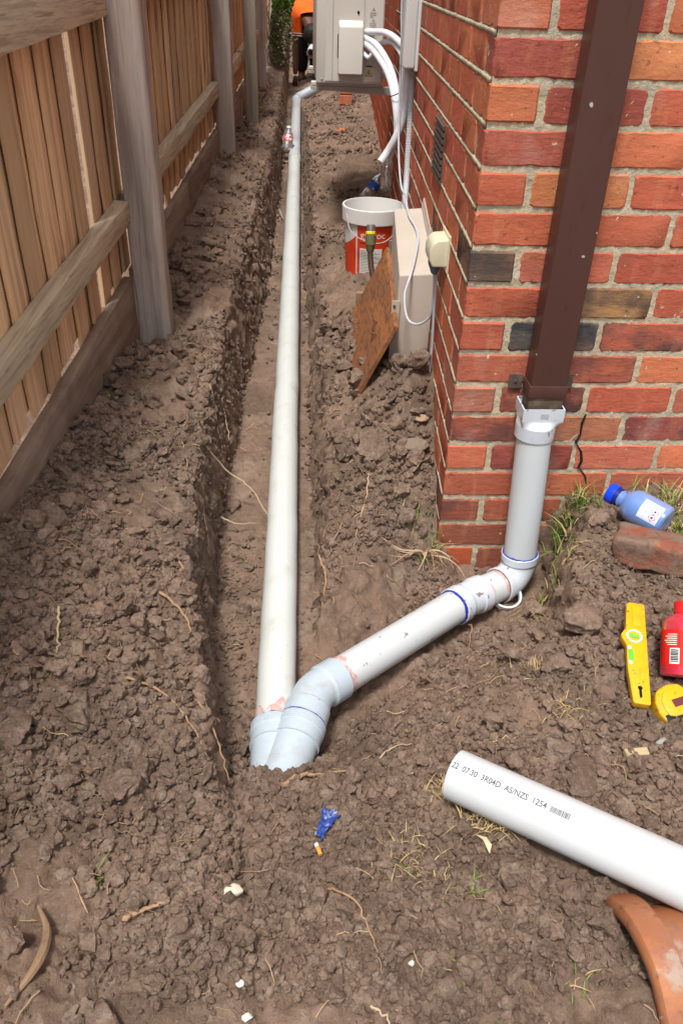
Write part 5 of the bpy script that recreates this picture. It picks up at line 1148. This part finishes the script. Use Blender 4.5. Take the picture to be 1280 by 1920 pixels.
for hc, hdn in ((V(-.393, 9.07, .09), V(0, -.12, -1)), (V(-.205, 8.95, .39), V(-.2, -.5, -.6))):
    hdn = hdn.normalized(); hx_, hy_, _ = frame_of(hdn); vs_ = [hc - hdn * .04, hc]; es_ = [(0, 1)]; rs_ = [.026, .032]
    for k in range(4): b0 = hc + hx_ * (-.024 + .016 * k); L = (.06, .07, .066, .052)[k]; n0 = len(vs_); vs_ += [b0 + hdn * .035, b0 + hdn * (.035 + L * .5) + hy_ * .01, b0 + hdn * (.03 + L * .9) + hy_ * .03]; es_ += [(1, n0), (n0, n0 + 1), (n0 + 1, n0 + 2)]; rs_ += [.0095, .009, .008]
    n0 = len(vs_); vs_ += [hc + hx_ * .035 + hdn * .005, hc + hx_ * .052 + hdn * .035 + hy_ * .012]; es_ += [(1, n0), (n0, n0 + 1)]; rs_ += [.011, .009]
    skin('hand', vs_, es_, rs_, m_skin, bod, 1)
shirt = skin('shirt', [pel + V(0, -.02, .02), pel.lerp(che, .5) + V(0, 0, .01), che + V(0, 0, .0), shl, V(-.378, 9.155, .61), V(-.382, 9.145, .51), shr, V(-.125, 9.11, .64), V(-.121, 9.085, .59), nek + V(0, .04, .05)], [(0, 1), (1, 2), (2, 3), (3, 4), (4, 5), (2, 6), (6, 7), (7, 8), (2, 9)], [.155, .150, .155, .080, .070, .072, .080, .068, .070, .07], m_orange, pe)
m_refl = M('reflective_white', (.75, .74, .70), .4)
for zz in (.530, .553): obj('cuff_stripe', sm('cst', lathe([(-.005, .0), (-.005, .079), (.005, .079), (.005, .0)], (-.380, 9.15, zz), (0.02, .1, 1), 20)), m_refl, shirt)
skin('trousers', [pel, V(-.31, 9.62, .80), V(-.315, 9.50, .45), V(-.31, 9.56, .11), V(-.14, 9.62, .80), V(-.13, 9.46, .45), V(-.14, 9.56, .11)], [(0, 1), (1, 2), (2, 3), (0, 4), (4, 5), (5, 6)], [.15, .115, .090, .078, .115, .090, .078], m_trou, pe)
skin('boot', [V(-.31, 9.56, .10), V(-.31, 9.55, .03), V(-.31, 9.42, .02)], [(0, 1), (1, 2)], [.06, .055, .045], m_black, pe); skin('boot', [V(-.14, 9.56, .10), V(-.14, 9.55, .03), V(-.14, 9.42, .02)], [(0, 1), (1, 2)], [.06, .055, .045], m_black, pe)
hair = sm('hair', lathe([(-.03, .098), (.02, .106), (.06, .096), (.09, .066), (.105, .001)], hd + V(0, .0, .01), V(.0, -.75, .40), 20)); obj('hair', hair, M('black_hair', (.012, .010, .009), .6), bod)
fe = V(-.225, 8.915, .62)
for sx in (-.03, .03): obj('eye', sm('eye', lathe([(-.006, .001), (-.003, .005), (.003, .005), (.006, .001)], hd + V(sx, -.06, -.05), (0, -1, -.6), 10)), m_white, bod)
obj('nose', sm('nose', lathe([(0, .012), (.015, .010), (.022, .002)], hd + V(0, -.062, -.075), (0, -1, -.5), 10)), m_skin, bod); obj('mouth', sm('mo', lathe([(-.02, .001), (-.015, .006), (.015, .006), (.02, .001)], hd + V(0, -.05, -.105), (1, 0, 0), 8)), M('lips', (.12, .04, .035), .5), bod)
for sx in (-.088, .088): obj('ear', sm('ear', lathe([(-.006, .001), (-.004, .022), (.004, .022), (.006, .001)], hd + V(sx, .01, -.02), (1, 0, 0), 12)), m_skin, bod)
pf = lathe([(0, .044), (0, .058), (.13, .058), (.13, .054), (.01, .048), (0, .044)], (-.205, 8.87, .375), (.25, .70, .42), 28); one('pipe_fitting', sm('pf', pf), m_fitw, 'short white pipe fitting held in the hand of the bending person', 'pipe fitting')
